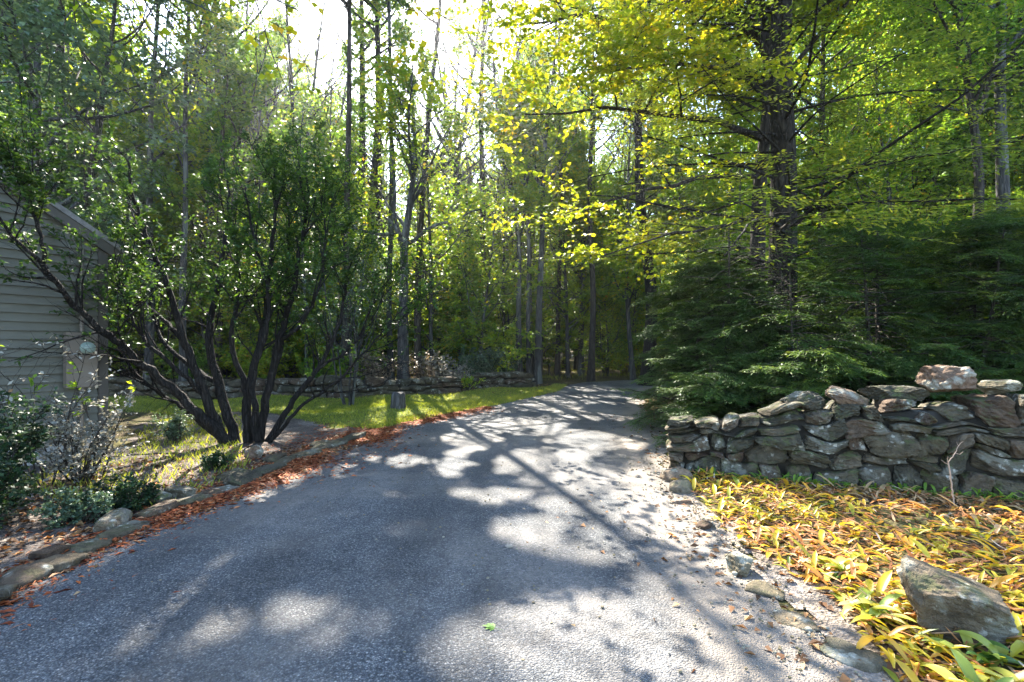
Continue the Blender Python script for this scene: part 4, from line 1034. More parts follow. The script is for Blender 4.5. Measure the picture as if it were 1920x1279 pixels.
simple('tall_tree', 716, 25.2, 18, SHADE_TREE, 545, 'leaf_green', 'bark_dark', 'tall tree added for shade left of the low-forking tree, bordering the bright sky gap', top=-470, wob=(-2, -6, -10))
simple('tall_tree', 905, 24.5, 14, TALL, 543, 'leaf_lime', 'bark_dark', 'dark slim trunk between the low-forking tree and the three grey trees', top=-480, wob=(2, -4, 4))

# overhanging branch tip at the top: a maple rooted left of the camera, out of the picture
r = np.array([-4.7, 1.2, 0.0])
tp = rel([r, (-4.6, 1.3, 2), (-4.4, 1.4, 4.0), (-4.5, 1.3, 6), (-4.6, 1.2, 9)], r)
g = gen_deciduous(550, 9, .14, .85, (.075, .06), 1.0, 5, 6, 5, 10, trunk_poly=tp, limb_polys=[
    (rel([(-4.5, 1.35, 3.3), (-3.6, 2.4, 4.2), (-2.6, 3.6, 4.55), P(560, 20, 4.2)], r), .035, .006), (rel([(-3.6, 2.4, 4.2), (-2.4, 3.2, 4.7), P(690, -30, 4.2), P(750, -5, 4.1)], r), .022, .005)])
special('maple', r, g, 'leaf_yellow', 'bark_grey', 'maple whose yellow leaf sprays dip into the top edge of the photo')

# ---- young hemlocks behind the near wall
HP = [(3.5, 10.0, 0, .98, 'lowest-left young hemlock overhanging the right edge of the driveway'), (3.2, 8.3, 3, 1.0, 'small hemlock bush just behind the left end of the stone wall'),
      (4.0, 9.6, 1, .9, 'tall young hemlock behind the wall, below the yellow maple'), (4.7, 8.5, 2, 1.0, 'young hemlock with pale tips drooping onto the wall where its top steps up'),
      (5.3, 9.5, 0, 1.0, 'young hemlock right in front of the two thick trunks'), (6.1, 8.7, 1, .82, 'dark hemlock right of the thick trunks, behind the rising wall'),
      (6.9, 9.6, 1, .9, 'dark hemlock behind the highest boulder of the wall'), (7.5, 8.3, 0, .95, 'dense hemlock behind the wall toward the right edge'),
      (8.4, 9.3, 1, .9, 'dark hemlock below the forked tree near the right edge'), (9.4, 8.8, 0, 1.05, 'hemlock cut by the right edge of the photo'), (4.3, 7.75, 3, 1.0, 'smallest hemlock spray peeping over the low part of the wall'),
      (4.8, 11.5, 1, .85, 'young hemlock half hidden behind the front hemlocks, left of the thick trunks'), (9.5, 11.5, 1, 1.0, 'hemlock farther back at the right below the straight trunk'), (7.9, 11.8, 1, 1.0, 'hemlock farther back between the thick trunks and forked tree'), (6.2, 7.6, 3, .9, 'tiny hemlock tucked behind the wall left of the highest boulder'),
      (4.5, 12.4, 1, .75, 'hemlock farther along the right edge of the driveway'), (5.6, 15.0, 0, .9, 'hemlock farthest along the right side of the driveway')]
for x, y, v, s, lab in HP:
    place_tree(HEMY[v], 'young_hemlock', (x, y), RT.uniform(0, 6.28), s, 'hemlock', 'bark_dark', lab, 'tree', 'young hemlocks behind the stone wall')

# ---- the many-stemmed shrub on the left
def big_shrub():
    rng = np.random.default_rng(600); g = TreeGeo()
    base = np.array([-4.62, 8.5, 0.0])
    ST = [([(432, 832, 8.35), (330, 735, 8.0), (250, 670, 7.6), (170, 600, 7.0), (118, 550, 6.65), (85, 500, 6.25), (22, 440, 5.9), (-14, 390, 5.7)], .085, .012),
          ([(88, 505, 6.27), (76, 440, 6.2), (58, 380, 6.1), (60, 300, 6.0)], .025, .006),
          ([(420, 830, 8.4), (385, 740, 8.3), (345, 640, 8.1), (322, 560, 8.0), (285, 470, 7.8), (250, 370, 7.6), (240, 300, 7.5)], .085, .012),
          ([(345, 640, 8.1), (310, 600, 8.3), (250, 560, 8.5), (200, 480, 8.6), (170, 400, 8.6)], .04, .008),
          ([(442, 832, 8.5), (408, 720, 8.6), (388, 640, 8.7), (402, 560, 8.8), (420, 470, 8.9), (432, 370, 9.0), (420, 300, 9.0)], .09, .012),
          ([(408, 720, 8.6), (360, 690, 8.9), (300, 640, 9.2), (280, 560, 9.3), (300, 450, 9.4)], .05, .01),
          ([(466, 830, 8.5), (462, 740, 8.5), (482, 660, 8.5), (502, 590, 8.5), (508, 480, 8.5), (520, 380, 8.5), (515, 300, 8.5)], .085, .012),
          ([(486, 830, 8.6), (505, 730, 8.6), (522, 640, 8.6), (548, 560, 8.6), (562, 470, 8.6), (580, 380, 8.6), (570, 300, 8.6)], .08, .012),
          ([(482, 826, 8.4), (472, 700, 8.3), (505, 610, 8.2), (500, 520, 8.1), (470, 430, 8.0), (460, 350, 8.0)], .06, .01),
          ([(500, 830, 8.7), (548, 750, 8.8), (600, 690, 8.9), (640, 600, 9.0), (650, 520, 9.1), (640, 430, 9.1)], .06, .01),
          ([(505, 830, 8.5), (560, 765, 8.3), (640, 710, 8.1), (700, 640, 8.0), (752, 585, 7.9), (770, 560, 7.9)], .035, .006),
          ([(600, 690, 8.9), (650, 660, 9.1), (700, 600, 9.2), (730, 520, 9.3)], .03, .006),
          ([(425, 832, 8.6), (350, 770, 8.9), (270, 720, 9.1), (215, 640, 9.3), (190, 560, 9.3)], .05, .01),
          ([(385, 740, 8.3), (340, 700, 7.9), (270, 640, 7.6), (230, 560, 7.4), (215, 470, 7.2)], .04, .008),
          ([(462, 740, 8.5), (430, 640, 8.2), (450, 540, 8.1), (440, 440, 8.0), (400, 360, 8.0)], .05, .01),
          ([(522, 640, 8.6), (560, 620, 8.4), (600, 540, 8.3), (610, 440, 8.2), (600, 350, 8.2)], .035, .008),
          ([(505, 730, 8.6), (530, 650, 8.9), (535, 540, 9.0), (545, 430, 9.0), (530, 340, 9.0)], .045, .01)]
    n1 = 12; Pl, Rl = [], []
    for pl, a, b in ST:
        pts3 = [P(*q) for q in pl]
        p, rr = add_poly(g.trunk, [q - base for q in pts3], a, b, 8, len(pl) * 5, rng, .012)
        q, qr = resample(p, rr, n1); Pl.append(q); Rl.append(qr)
    Pl = np.array(Pl); Rl = np.array(Rl); B = len(ST)
    Ln = np.full(B, 3.0)
    S, D, L, R, _ = spawn(Pl, Rl, Ln, 20, .32, .99, .75, .28, .46, rng, .2, .45)
    L *= rng.uniform(.6, 1.2, len(L))
    P2 = grow(S, D, L, 6, .13, (0, 0, .09), rng); R2 = const_r(np.clip(R, .005, .018), np.full(len(L), .003), 7)
    g.wood_add(P2, R2, 5)
    S, D, L3, R3, _ = spawn(P2, R2, L, 12, .2, 1.0, .7, .25, .45, rng, .3, .4)
    L3 = np.maximum(L3, .16)
    P3 = grow(S, D, L3, 3, .16, (0, 0, .05), rng)
    g.wood_add(P3, const_r(np.full(len(L3), .003), np.full(len(L3), .0013), 4), 3)
    zt = P3[:, -1, 2]
    xt = P3[:, -1, 0] + base[0]; yt = P3[:, -1, 1] + base[1]
    py = HZ - F * (zt - CAMH) / yt; px = 960 + F * xt / yt
    dens = np.interp(zt, [1.2, 2.0, 2.8], [.05, .28, .9]) * np.interp(px, [150, 330, 400, 600, 700], [.8, .65, 1.1, 1.1, .6])
    P3l = P3[rng.random(len(P3)) < dens]
    g.leaf.add(*twig_leaves(P3l, 13, rng, .072, .038, up=.8, spread=.9, droop=.15, t0=.2))
    g.finish()
    place_tree(g, 'shrub', base, 0, 1, 'leaf_shrub', 'bark_black', 'large many-stemmed shrub with crooked dark trunks beside the house', 'shrub')
big_shrub()

# ---- smaller shrubs and plants
def gen_bush(seed, H, spread, stems=14, per=7, tw=6, m=9, LW=(.05, .03), r=.012, low=.1, up=.08, dens=1.0, lean=.6):
    rng = np.random.default_rng(seed); g = TreeGeo()
    a = rng.uniform(0, 2 * PI, stems); q = rng.uniform(0, 1, stems) ** .6
    S = np.stack([np.cos(a) * spread * .15 * q, np.sin(a) * spread * .15 * q, np.full(stems, -.03)], 1)
    D = np.stack([np.cos(a) * q * lean, np.sin(a) * q * lean, np.ones(stems)], 1)
    L = H * rng.uniform(.75, 1.15, stems)
    P1 = grow(S, D, L, 8, .10, (0, 0, up * .3), rng); R1 = const_r(np.full(stems, r), np.full(stems, r * .25), 9)
    g.trunk.add(*tubes(P1, R1, 5))
    S, D, L2, R2, _ = spawn(P1, R1, L, per, low, .98, .8, .25, .42, rng, .1, .4)
    P2 = grow(S, D, np.maximum(L2, .06), 5, .13, (0, 0, up), rng); R2 = const_r(np.full(len(L2), r * .35), np.full(len(L2), .0015), 6)
    g.wood_add(P2, R2, 4)
    S, D, L3, R3, _ = spawn(P2, R2, L2, tw, .15, 1.0, .8, .25, .5, rng, .3, .4)
    P3 = grow(S, D, np.maximum(L3, .05), 3, .14, (0, 0, .03), rng)
    g.wood_add(P3, const_r(np.full(len(L3), .0018), np.full(len(L3), .0009), 4), 3)
    if dens < 1: P3 = P3[rng.random(len(P3)) < dens]
    g.leaf.add(*twig_leaves(P3, m, rng, LW[0], LW[1], up=.9, spread=.9, droop=.15))
    return g.finish()
pt = lambda px, py: G(px, py)
place_tree(gen_bush(701, .85, .5, 16, 6, 6, 7, (.042, .030)), 'pale_shrub', pt(150, 905), .3, 1, 'leaf_pale', 'bark_dark', 'pale silvery-leaved shrub at the house corner below the meter box', 'shrub')
place_tree(gen_bush(702, .95, .8, 18, 7, 6, 8, (.055, .032)), 'dark_shrub', (-4.75, 4.55, 0), 1, 1, 'leaf_dark', 'bark_dark', 'dark green shrub filling the left edge in front of the siding', 'shrub')
place_tree(gen_bush(703, .75, .7, 16, 7, 6, 8, (.05, .03)), 'dark_shrub', (-4.3, 3.9, 0), 2, 1, 'leaf_dark', 'bark_dark', 'low dark shrub at the lower left edge, nearest the camera', 'shrub')
place_tree(gen_bush(704, .42, .6, 18, 6, 5, 8, (.045, .03), lean=1.2), 'leafy_plant', pt(150, 980), .3, .75, 'leaf_blue', 'bark_dark', 'low leafy plant spreading below the pale shrub', 'plant')
place_tree(gen_bush(706, .32, .5, 16, 6, 5, 8, (.04, .026), lean=1.3), 'leafy_plant', pt(225, 960), .9, 1, 'leaf_dark', 'bark_dark', 'low dark green plant left of the mossy wedge stone', 'plant')
place_tree(gen_bush(707, .55, .5, 12, 6, 5, 8, (.07, .022), lean=.5), 'leafy_plant', pt(330, 830), .2, .8, 'leaf_blue', 'bark_dark', 'small green plant left of the base of the many-stemmed shrub', 'plant')
place_tree(gen_bush(708, .30, .5, 14, 5, 5, 8, (.05, .03), lean=1.0), 'leafy_plant', pt(400, 880), .2, .7, 'leaf_dark', 'bark_dark', 'dark low plant in front of the shrub base, left of the pale round stone', 'plant')
# sparse tall twig with pale leaves in front of the siding
place_tree(gen_bush(709, 1.5, .9, 5, 4, 3, 5, (.075, .032), dens=.6, low=.45, lean=.5), 'twiggy_plant', (-5.35, 5.9, 0), .5, 1, 'leaf_pale', 'bark_dark', 'sparse twiggy plant with a few pale leaves in front of the siding', 'plant')
place_tree(gen_bush(710, 1.35, .6, 3, 3, 3, 6, (.10, .045), dens=.7, low=.6, lean=.4), 'twiggy_plant', (-5.05, 6.2, 0), .9, 1, 'leaf_lime', 'bark_dark', 'thin stalk with yellow-green leaves in front of the meter box', 'plant')
# slim multi-stem shrub on the lawn
place_tree(gen_bush(711, 4.3, 1.4, 9, 12, 6, 7, (.075, .04), r=.03, low=.22, lean=.32), 'slim_shrub', pt(658, 756), .5, 1, 'leaf_blue', 'bark_grey', 'slim upright shrub with bluish leaves standing alone on the lawn', 'shrub')
# plants behind the far wall
FB = [(-3.2, 18.2, 1.5, 'leaf_dry', 'tan dried shrub behind the far wall, left of the low-forking tree'), (-2.6, 19.2, 1.4, 'leaf_pale', 'pale pinkish dried shrub behind the far wall under the low-forking tree'), (-4.6, 17.6, 1.5, 'leaf_dry', 'brown dried shrub behind the far wall beyond the slim lawn shrub'),
      (-6.4, 17.5, 1.4, 'leaf_green', 'green shrub behind the far wall beyond the many-stemmed shrub'), (-1.3, 20.4, 1.6, 'leaf_blue', 'dark bluish shrub behind the far wall near its right end'), (-.5, 21.0, 1.3, 'leaf_blue', 'dark bushy shrub left of the three grey trees'), (-9, 17.9, 1.5, 'leaf_lime', 'yellow-green shrub behind the far wall near the house'), (-11.5, 18.2, 1.6, 'leaf_green', 'green shrub behind the far wall right of the house corner'),
      (-1.9, 18.9, 1.0, 'leaf_pale', 'low white-flecked shrub leaning over the far wall')]
bushes = [gen_bush(721, 1.0, .7, 16, 6, 5, 7, (.075, .045)), gen_bush(722, 1.0, .9, 18, 6, 5, 7, (.08, .04), lean=.9)]
for q, (x, y, s, lm, lab) in enumerate(FB):
    place_tree(bushes[q % 2], 'shrub', (x, y), q * 1.3, s, lm, 'bark_dark', lab, 'shrub')
# a weed growing out of the far wall face
place_tree(gen_bush(731, .6, .4, 8, 4, 3, 6, (.08, .05)), 'weed', (-1.55, 17.95, .1), .3, 1, 'leaf_lime', 'bark_dark', 'yellow-green weed growing against the far wall', 'plant')
# bare sapling in front of the near wall
def sapling():
    c = G(1790, 955); root = np.array([c[0], c[1], 0])
    A = Acc(); rngs = np.random.default_rng(9)
    Y = c[1]
    for pl, a, b in (([(1790, 958), (1787, 930), (1782, 890), (1778, 866)], .009, .006), ([(1778, 866), (1790, 852), (1797, 835), (1806, 828)], .006, .002), ([(1780, 872), (1772, 868), (1764, 862)], .004, .0015), ([(1792, 850), (1800, 853), (1806, 846)], .003, .0012), ([(1777, 866), (1777, 855)], .003, .001), ([(1797, 836), (1793, 828)], .0025, .001)):
        add_poly(A, [P(x, y, Y) - root for x, y in pl], a * .8, b, 6, None, rngs, .002)
    e = empty('bare_sapling', root, 'bare pinkish leafless sapling stem in front of the stone wall', 'sapling')
    obj('stem', A.mesh('stem', M['twig_pale']), e)
sapling()

# ------------------------------------------------------------------ ground plants
def pip(x, y, poly):
    poly = np.asarray(poly); ins = np.zeros(len(x), bool); q = len(poly)
    for a in range(q):
        x1, y1 = poly[a]; x2, y2 = poly[(a + 1) % q]
        ins ^= ((y1 > y) != (y2 > y)) & (x < (x2 - x1) * (y - y1) / (y2 - y1 + 1e-12) + x1)
    return ins
def pts_in(poly, n, rng):
    poly = np.asarray(poly, float); mn, mx = poly.min(0), poly.max(0); X, Y = [], []
    tot = 0
    while tot < n:
        x = rng.uniform(mn[0], mx[0], n); y = rng.uniform(mn[1], mx[1], n); k = pip(x, y, poly)
        X.append(x[k]); Y.append(y[k]); tot += k.sum()
    return np.concatenate(X)[:n], np.concatenate(Y)[:n]
def vnoise(x, y, s, seed):
    r_ = np.random.default_rng(seed); v = 0
    for _ in range(6):
        k = r_.normal(0, 1, 2) * s; v = v + np.sin(x * k[0] + y * k[1] + r_.uniform(0, 6.3))
    return v / 6
BED = [(1.95, 6.25), (1.95, 5.2), (1.86, 4.3), (2.0, 3.4), (1.95, 2.7), (1.75, 2.2), (1.9, 1.4), (6, 1.2), (8, 4.2), (5.3, 5.2), (3.2, 6.0), (2.2, 6.45)]
sheet('bed_soil', BED, M['ground'], .0135, .08, .05, 9)

def blades(S, az, L, W, lift, curl, nseg=4, fold=.25):
    """arched strap leaves: two quads across, nseg along"""
    N = len(S)
    d = np.stack([np.cos(az), np.sin(az), np.zeros(N)], 1); up = np.array([0, 0, 1.])
    side = np.stack([-np.sin(az), np.cos(az), np.zeros(N)], 1)
    pos = S.copy(); el = lift.copy(); rows = []
    prof = np.interp(np.linspace(0, 1, nseg + 1), [0, .3, .6, .85, 1], [.25, .9, 1.0, .55, .03])
    for q in range(nseg + 1):
        w = (W * prof[q] * .5)[:, None]; nrm_ = (-np.sin(el))[:, None] * d + np.cos(el)[:, None] * up
        rows.append(np.stack([pos - side * w + nrm_ * w * fold * 2, pos, pos + side * w + nrm_ * w * fold * 2], 1))
        step = (np.cos(el)[:, None] * d + np.sin(el)[:, None] * up) * (L / nseg)[:, None]
        pos = pos + step; el = el - curl / nseg
    V = np.stack(rows, 1)                       # N, nseg+1, 3, 3
    V[..., 2] = np.maximum(V[..., 2], .012 + S[:, None, None, 2])
    k = (nseg + 1) * 3
    base = np.arange(N) * k
    Fq = []
    for q in range(nseg):
        for c in range(2):
            a = base + q * 3 + c
            Fq.append(np.stack([a, a + 1, a + 4, a + 3], 1))
    Fq = np.stack(Fq, 1).reshape(-1, 4)
    return V.reshape(-1, 3), Fq, nseg * 2
rg = np.random.default_rng(810)
x, y = pts_in(BED, 7600, rg)
den = vnoise(x, y, 1.5, 3) * .55 + .75 + .4 * smooth(4.8, 3.0, y) - .45 * smooth(3.6, 5.5, x) * smooth(2.8, 4.2, y)
k = rg.random(len(x)) < np.clip(den, .2, 1); x, y = x[k], y[k]; N = len(x)
# leaves grow in small tufts
tx, ty = np.round(x / .11) * .11 + rg.normal(0, .025, N), np.round(y / .11) * .11 + rg.normal(0, .025, N)
L = np.clip(rg.lognormal(-2.05, .33, N), .05, .25); V, Fq, per = blades(np.stack([tx, ty, np.full(N, .012)], 1), rg.uniform(0, 6.28, N), L, L * rg.uniform(.14, .26, N), rg.uniform(.05, .95, N), rg.uniform(.3, 2.0, N))
age = np.clip(.56 + .34 * vnoise(x, y, 1.3, 8) * 1.6 + rg.normal(0, .22, N) + .12 * smooth(3.6, 5.0, y) - .1 * smooth(3.2, 2.4, y), .02, 1)
tag(obj('yellowing_ground_cover', mesh_np('yellowing_ground_cover', V, Fq, M['bed_leaf'], np.repeat(age, per))), 'yellow and orange strap-leaved ground cover in the bed before the stone wall', 'ground cover', kind='stuff')
x, y = pts_in(BED, 5500, rg); k = rg.random(5500) < np.clip(.75 + .9 * vnoise(x, y, 1.6, 12) + .3 * smooth(3.2, 4.4, y), .05, 1); x, y = x[k], y[k]; N = len(x)
L = rg.uniform(.05, .15, N); V, Fq, per = blades(np.stack([x, y, rg.uniform(.015, .05, N)], 1), rg.uniform(0, 6.28, N), L, L * rg.uniform(.06, .16, N), rg.uniform(-.2, .7, N), rg.uniform(-.6, 2.4, N), 3)
tag(obj('withered_leaves', mesh_np('withered_leaves', V, Fq, M['straw'], np.repeat(np.clip(rg.normal(.5, .28, N) + .3 * vnoise(x, y, 2, 13), 0, 1), per))), 'withered tan and orange-brown leaves matted through the yellow bed', 'withered leaves', kind='stuff')
# bigger leaf clumps at the near right corner
HC = [(1.62 + .45, 2.25, 'yellow-green broad-leaved clump at the near bed edge by the flat slab'), (2.35, 2.55, 'pale yellow leafy clump below the large boulder'), (2.75, 2.45, 'broad-leaved clump in the bottom right corner of the photo'), (2.12, 3.0, 'yellow leafy clump along the gravel left of the large boulder'), (2.5, 3.05, 'green-striped leafy clump touching the lower left of the large boulder'), (2.3, 3.6, 'yellow clump behind and left of the large boulder'), (3.05, 2.75, 'leafy clump at the right edge below the large boulder'), (2.45, 2.25, 'dense yellow clump at the bottom edge, right part')]
for q, (cx, cy, lab) in enumerate(HC):
    n = 20; rh = np.random.default_rng(900 + q)
    S = np.stack([cx + rh.normal(0, .05, n), cy + rh.normal(0, .05, n), np.full(n, .012)], 1)
    L = rh.uniform(.13, .24, n)
    V, Fq, per = blades(S - np.array([cx, cy, 0]), rh.uniform(0, 6.28, n), L, L * rh.uniform(.24, .34, n), rh.uniform(.3, 1.2, n), rh.uniform(.9, 2.3, n), 7, .22)
    tag(obj('broad_leaved_plant', mesh_np('broad_leaved_plant', V, Fq, M['hosta'], np.repeat(np.clip(rh.normal(.5, .25, n), 0, 1), per)), None, (cx, cy, 0)), lab, 'plant', 'broad-leaved clumps near the boulder')
# green weeds at the foot of the wall
s_ = rg.uniform(.2, 5.2, 420); o_ = -np.abs(rg.normal(.02, .08, 420))
x, y = W0[0] + WD[0] * s_ + WNn[0] * o_, W0[1] + WD[1] * s_ + WNn[1] * o_
L = rg.uniform(.06, .17, 420); V, Fq, per = blades(np.stack([x, y, np.full(420, .01)], 1), rg.uniform(0, 6.28, 420), L, L * .2, rg.uniform(.3, 1.3, 420), rg.uniform(.5, 2, 420))
tag(obj('wall_foot_weeds', mesh_np('wall_foot_weeds', V, Fq, M['leaf_green'], np.repeat(rg.random(420) * .7, per))), 'dark green weeds along the foot of the near stone wall', 'weeds', kind='stuff')

def scraps(x, y, z, L, W, rng, flatness=.35, curl=.2):
    N = len(x); az = rng.uniform(0, 6.28, N)
    D = np.stack([np.cos(az), np.sin(az), rng.normal(0, flatness * .4, N)], 1); D = nrm(D)
    Nn = nrm(np.array([0, 0, 1.]) + rng.normal(0, flatness, (N, 3)))
    V, Fq = leaves(np.stack([x, y, z], 1), D, Nn, L, W, .25, curl=curl)
    return V, Fq
def litter(name, polys, m, label, cat, seed, size, asp, zoff=.012, age=(.0, 1.0), flat=.35):
    rng = np.random.default_rng(seed); A = Acc()
    for poly, n in polys:
        x, y = pts_in(poly, n, rng)
        k = rng.random(n) < np.clip(.6 + .8 * vnoise(x, y, 2.2, seed), .15, 1); x, y = x[k], y[k]; N = len(x)
        L = rng.uniform(size[0], size[1], N)
        V, Fq = scraps(x, y, ground_h(x, y) + zoff + rng.uniform(0, .012, N), L, L * rng.uniform(asp[0], asp[1], N), rng, flat)
        A.add(V, Fq, rng.uniform(age[0], age[1], N))
    tag(obj(name, A.mesh(name, M[m])), label, cat, kind='stuff')
EB = [(-3.9, 2.6), (-3.3, 2.6), (-2.95, 4.4), (-2.6, 6.0), (-2.6, 7.2), (-2.2, 9.5), (-3.0, 9.8), (-3.5, 7.2), (-3.6, 5.2), (-4.2, 3.8)]
litter('fallen_leaves', [(BED, 14000), (EB, 2600), ([(-5.8, 3.4), (-3.6, 3.2), (-3.3, 5), (-3.2, 8), (-5, 8.2), (-5.6, 6.6)], 2600), ([(1.35, 1.8), (2.0, 1.8), (2.1, 5), (2.3, 8), (1.8, 8), (1.3, 4.5)], 500), ([(-3.2, 2), (1.6, 1.8), (1.8, 6), (2.4, 9), (4, 17), (1.6, 17), (-2, 10), (-2.8, 6)], 700),
                        ([(1.6, 17), (-14, 16.8), (-14, 20), (1.6, 22)], 2500), ([(2.3, 8), (3.3, 8), (5.2, 18), (4.2, 18)], 900)], 'litter', 'brown and tan fallen leaves scattered over the bed and borders', 'fallen leaves', 820, (.03, .085), (.3, .75))
# rust pine needles heaped along the left edge of the driveway
def needle_band():
    rng = np.random.default_rng(830); n = 85000
    y = rng.uniform(2.3, 13.4, n)
    w = np.interp(y, [2.3, 4, 5.5, 7, 9, 11, 12.5, 13.4], [.24, .28, .36, .46, .46, .38, .26, .08])
    off = rng.normal(.05, 1, n) * w * np.where(rng.random(n) < .22, 1.5, .5) + .05 * np.sin(y * 3)
    x = xl(y) + off
    clump = vnoise(x, y, 2.0, 5)
    keep = rng.random(n) < np.clip(np.interp(y, [2.3, 4.2, 6, 8, 13], [.30, .4, .62, 1, 1]) * (.65 + .9 * clump), 0.02, 1)
    x, y = x[keep], y[keep]; N = len(x)
    h = .02 * np.exp(-((x - xl(y)) / .16) ** 2)
    L = rng.uniform(.03, .10, N)
    V, Fq = scraps(x, y, .010 + rng.uniform(0, 1, N) * (h + .012), L, L * np.where(rng.random(N) < .35, .35, .09), rng, .22, .05)
    tag(obj('fallen_needles', mesh_np('fallen_needles', V, Fq, M['needles'], rng.random(N))), 'red-brown pine needles banked along the left edge of the driveway', 'pine needles', kind='stuff')
needle_band()
# pebbles loose on the drive and its shoulder
def pebbles():
    rng = np.random.default_rng(840); A = Acc(); tmpl = [stone_verts(np.random.default_rng(q), 4, 2.6, 3, 1, .7) for q in range(6)]
    n = 1000
    y = rng.uniform(1.7, 7.5, n); t = np.where(rng.random(n) < .7, 1 - np.abs(rng.normal(0, .06, n)), rng.random(n))
    x = xl(y) + t * (xr(y) - xl(y)) + .12
    for a in range(n):
        V, Fq = tmpl[a % 6]; s = rng.uniform(.003, .010) * (2.0 if rng.random() < .05 else 1); az = rng.uniform(0, 6.28)
        c, s_ = math.cos(az), math.sin(az)
        W = np.column_stack([V[:, 0] * c - V[:, 1] * s_, V[:, 0] * s_ + V[:, 1] * c, V[:, 2] * .7]) * s
        A.add(W + np.array([x[a], y[a], .018 + .02 * math.sin(PI * min(max(t[a], 0), 1))]), Fq)
    tag(obj('loose_gravel', A.mesh('loose_gravel', M['stone_light'])), 'small pale loose stones on the driveway and its shoulder', 'gravel', kind='stuff')
pebbles()
# lawn grass
def grass(name, poly, n, hmin, hmax, seed, label):
    rng = np.random.default_rng(seed); x, y = pts_in(poly, n, rng)
    k = rng.random(n) < np.clip(.75 + .6 * vnoise(x, y, 1.4, seed), .1, 1); x, y = x[k], y[k]; N = len(x)
    az = rng.uniform(0, 6.28, N); h = rng.uniform(hmin, hmax, N)
    D = nrm(np.stack([np.cos(az) * .5, np.sin(az) * .5, np.ones(N)], 1)); Nn = nrm(np.stack([np.sin(az), -np.cos(az), np.zeros(N)], 1) + rng.normal(0, .3, (N, 3)))
    V, Fq = leaves(np.stack([x, y, ground_h(x, y)], 1), D, Nn, h, np.clip(h * .16, .006, .014), .1)
    tag(obj(name, mesh_np(name, V, Fq, M['grass'], np.clip(rng.normal(.5, .22, N) + .2 * vnoise(x, y, 1, 4), 0, 1))), label, 'grass', kind='stuff')
grass('lawn_grass', LAWN, 60000, .03, .08, 850, 'short sunlit lawn grass between the driveway and the far wall')
grass('border_grass', [(-6, 6.2), (-4.4, 5.0), (-3.5, 4.9), (-3.3, 6.5), (-4.2, 8.0), (-5.8, 11), (-8, 12), (-7, 9.5), (-5.8, 8)], 8000, .03, .11, 851, 'patchy grass and weeds in the border between house and shrub')
grass('verge_grass', [(-3.0, 9.9), (-2.6, 9.8), (-1.2, 12.3), (.2, 15), (1.7, 18.3), (2.3, 21.3), (1.8, 21.6), (1.2, 19), (-.4, 15.5), (-1.8, 12.8)], 7000, .03, .10, 852, 'strip of grass along the left edge of the far driveway')
grass('forest_grass', [(-14, 17.6), (0, 21.4), (2.4, 24), (6, 26.5), (12, 27), (14, 40), (-25, 40), (-22, 18)], 26000, .08, .30, 853, 'thin grass and ferns on the forest floor beyond the far wall')
# single leaves lying on the drive
def one_leaf(px, py, size, m, label, seed, rnd):
    c = G(px, py); rng = np.random.default_rng(seed); A = Acc()
    for q in range(5):
        a = -1.1 + q * .55; L = size * (1.0 - .18 * abs(q - 2))
        D = np.array([[math.cos(a), math.sin(a), .12]]); V, Fq = leaves(np.zeros((1, 3)), nrm(D), np.array([[0, 0, 1.]]), np.array([L]), np.array([L * .42]), .2)
        A.add(V + np.array([0, 0, .045 - 0.008]), Fq, np.array([rnd]))
    V, Fq = tubes(np.array([[(0, 0, .037), (-size * .3, .01, .037), (-size * .7, .015, .036)]]), np.array([[.002, .0015, .0015]]), 4); A.add(V, Fq, np.full(len(Fq), rnd))
    o = obj('fallen_leaf', A.mesh('fallen_leaf', M[m]), None, (c[0], c[1], 0)); o.rotation_euler = (0, 0, seed)
    tag(o, label, 'leaf')
one_leaf(928, 1190, .075, 'green_leaf', 'fresh green leaf lying on the driveway near the bottom centre', 3, .5)
one_leaf(952, 1036, .07, 'leaf_pale', 'pale upturned leaf lying on the middle of the driveway', 1, .6)

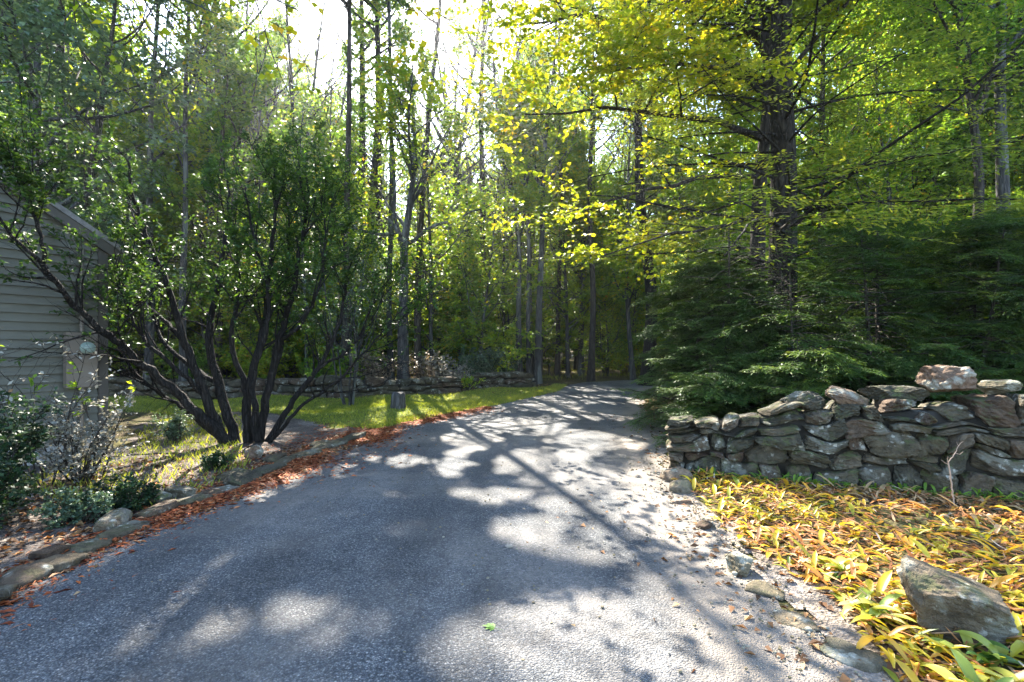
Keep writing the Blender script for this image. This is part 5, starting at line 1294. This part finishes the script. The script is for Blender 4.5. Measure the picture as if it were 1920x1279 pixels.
def glare_haze():  # added scattering volume that imitates veiling sun glare
    m = bpy.data.materials.new('glare_haze'); m.use_nodes = True; nt = m.node_tree; nt.nodes.clear()
    v = nd(nt, 'ShaderNodeVolumePrincipled', {'Color': (.93, .96, 1, 1), 'Density': GLARE_HAZE, 'Anisotropy': .8})
    o = nt.nodes.new('ShaderNodeOutputMaterial'); nt.links.new(v.outputs[0], o.inputs['Volume'])
    bm = bmesh.new(); bmesh.ops.create_cube(bm, size=1)
    me = bpy.data.meshes.new('glare_haze'); bm.to_mesh(me); bm.free(); me.materials.append(m)
    o = obj('glare_haze', me, None, (0, 118, 18)); o.scale = (460, 380, 42); tag(o, 'added thin volume imitating sun glare among the trees', 'glare_haze', kind='stuff')
GLARE_HAZE = .0009
glare_haze()
# ------------------------------------------------------------------ light, sky, camera
w = bpy.data.worlds.new('World'); scene.world = w; w.use_nodes = True
nt = w.node_tree; nt.nodes.clear()
sky = nt.nodes.new('ShaderNodeTexSky'); sky.sky_type = 'NISHITA'; sky.sun_disc = False
sky.sun_elevation = SUN_EL; sky.sun_rotation = SUN_AZ; sky.air_density = 1.0; sky.dust_density = .8; sky.ozone_density = 1.7
bg = nt.nodes.new('ShaderNodeBackground'); bg.inputs['Strength'].default_value = .135
ow = nt.nodes.new('ShaderNodeOutputWorld'); nt.links.new(sky.outputs[0], bg.inputs[0]); nt.links.new(bg.outputs[0], ow.inputs[0])
sl = bpy.data.lights.new('sun', 'SUN'); sl.energy = 5.0; sl.angle = rad(.4); sl.color = (1.0, .93, .82)
so = bpy.data.objects.new('sun', sl); COL.objects.link(so); so.location = (-10, 30, 40)
so.rotation_euler = Vector(SUN).to_track_quat('Z', 'Y').to_euler()
cam = bpy.data.cameras.new('camera'); cam.sensor_width = 36; cam.lens = 18.0; cam.clip_end = 2000; cam.clip_start = .05
cam.shift_y = (HZ - 639.5) / 1920
co = bpy.data.objects.new('camera', cam); COL.objects.link(co); co.location = (0, 0, CAMH); co.rotation_euler = (rad(90), 0, 0)
scene.camera = co
vs = scene.view_settings
scene.display_settings.display_device = 'sRGB'
vs.view_transform = 'Standard'; vs.look = 'None'; vs.exposure = 2.8; vs.gamma = 1.0; vs.use_curve_mapping = False
cy = scene.cycles
cy.max_bounces = 12; cy.diffuse_bounces = 8; cy.transmission_bounces = 10; cy.glossy_bounces = 2; cy.transparent_max_bounces = 8
cy.use_denoising = True; cy.sample_clamp_indirect = 8.0; cy.volume_bounces = 0; cy.volume_step_rate = 4
print('trees', NTREE)
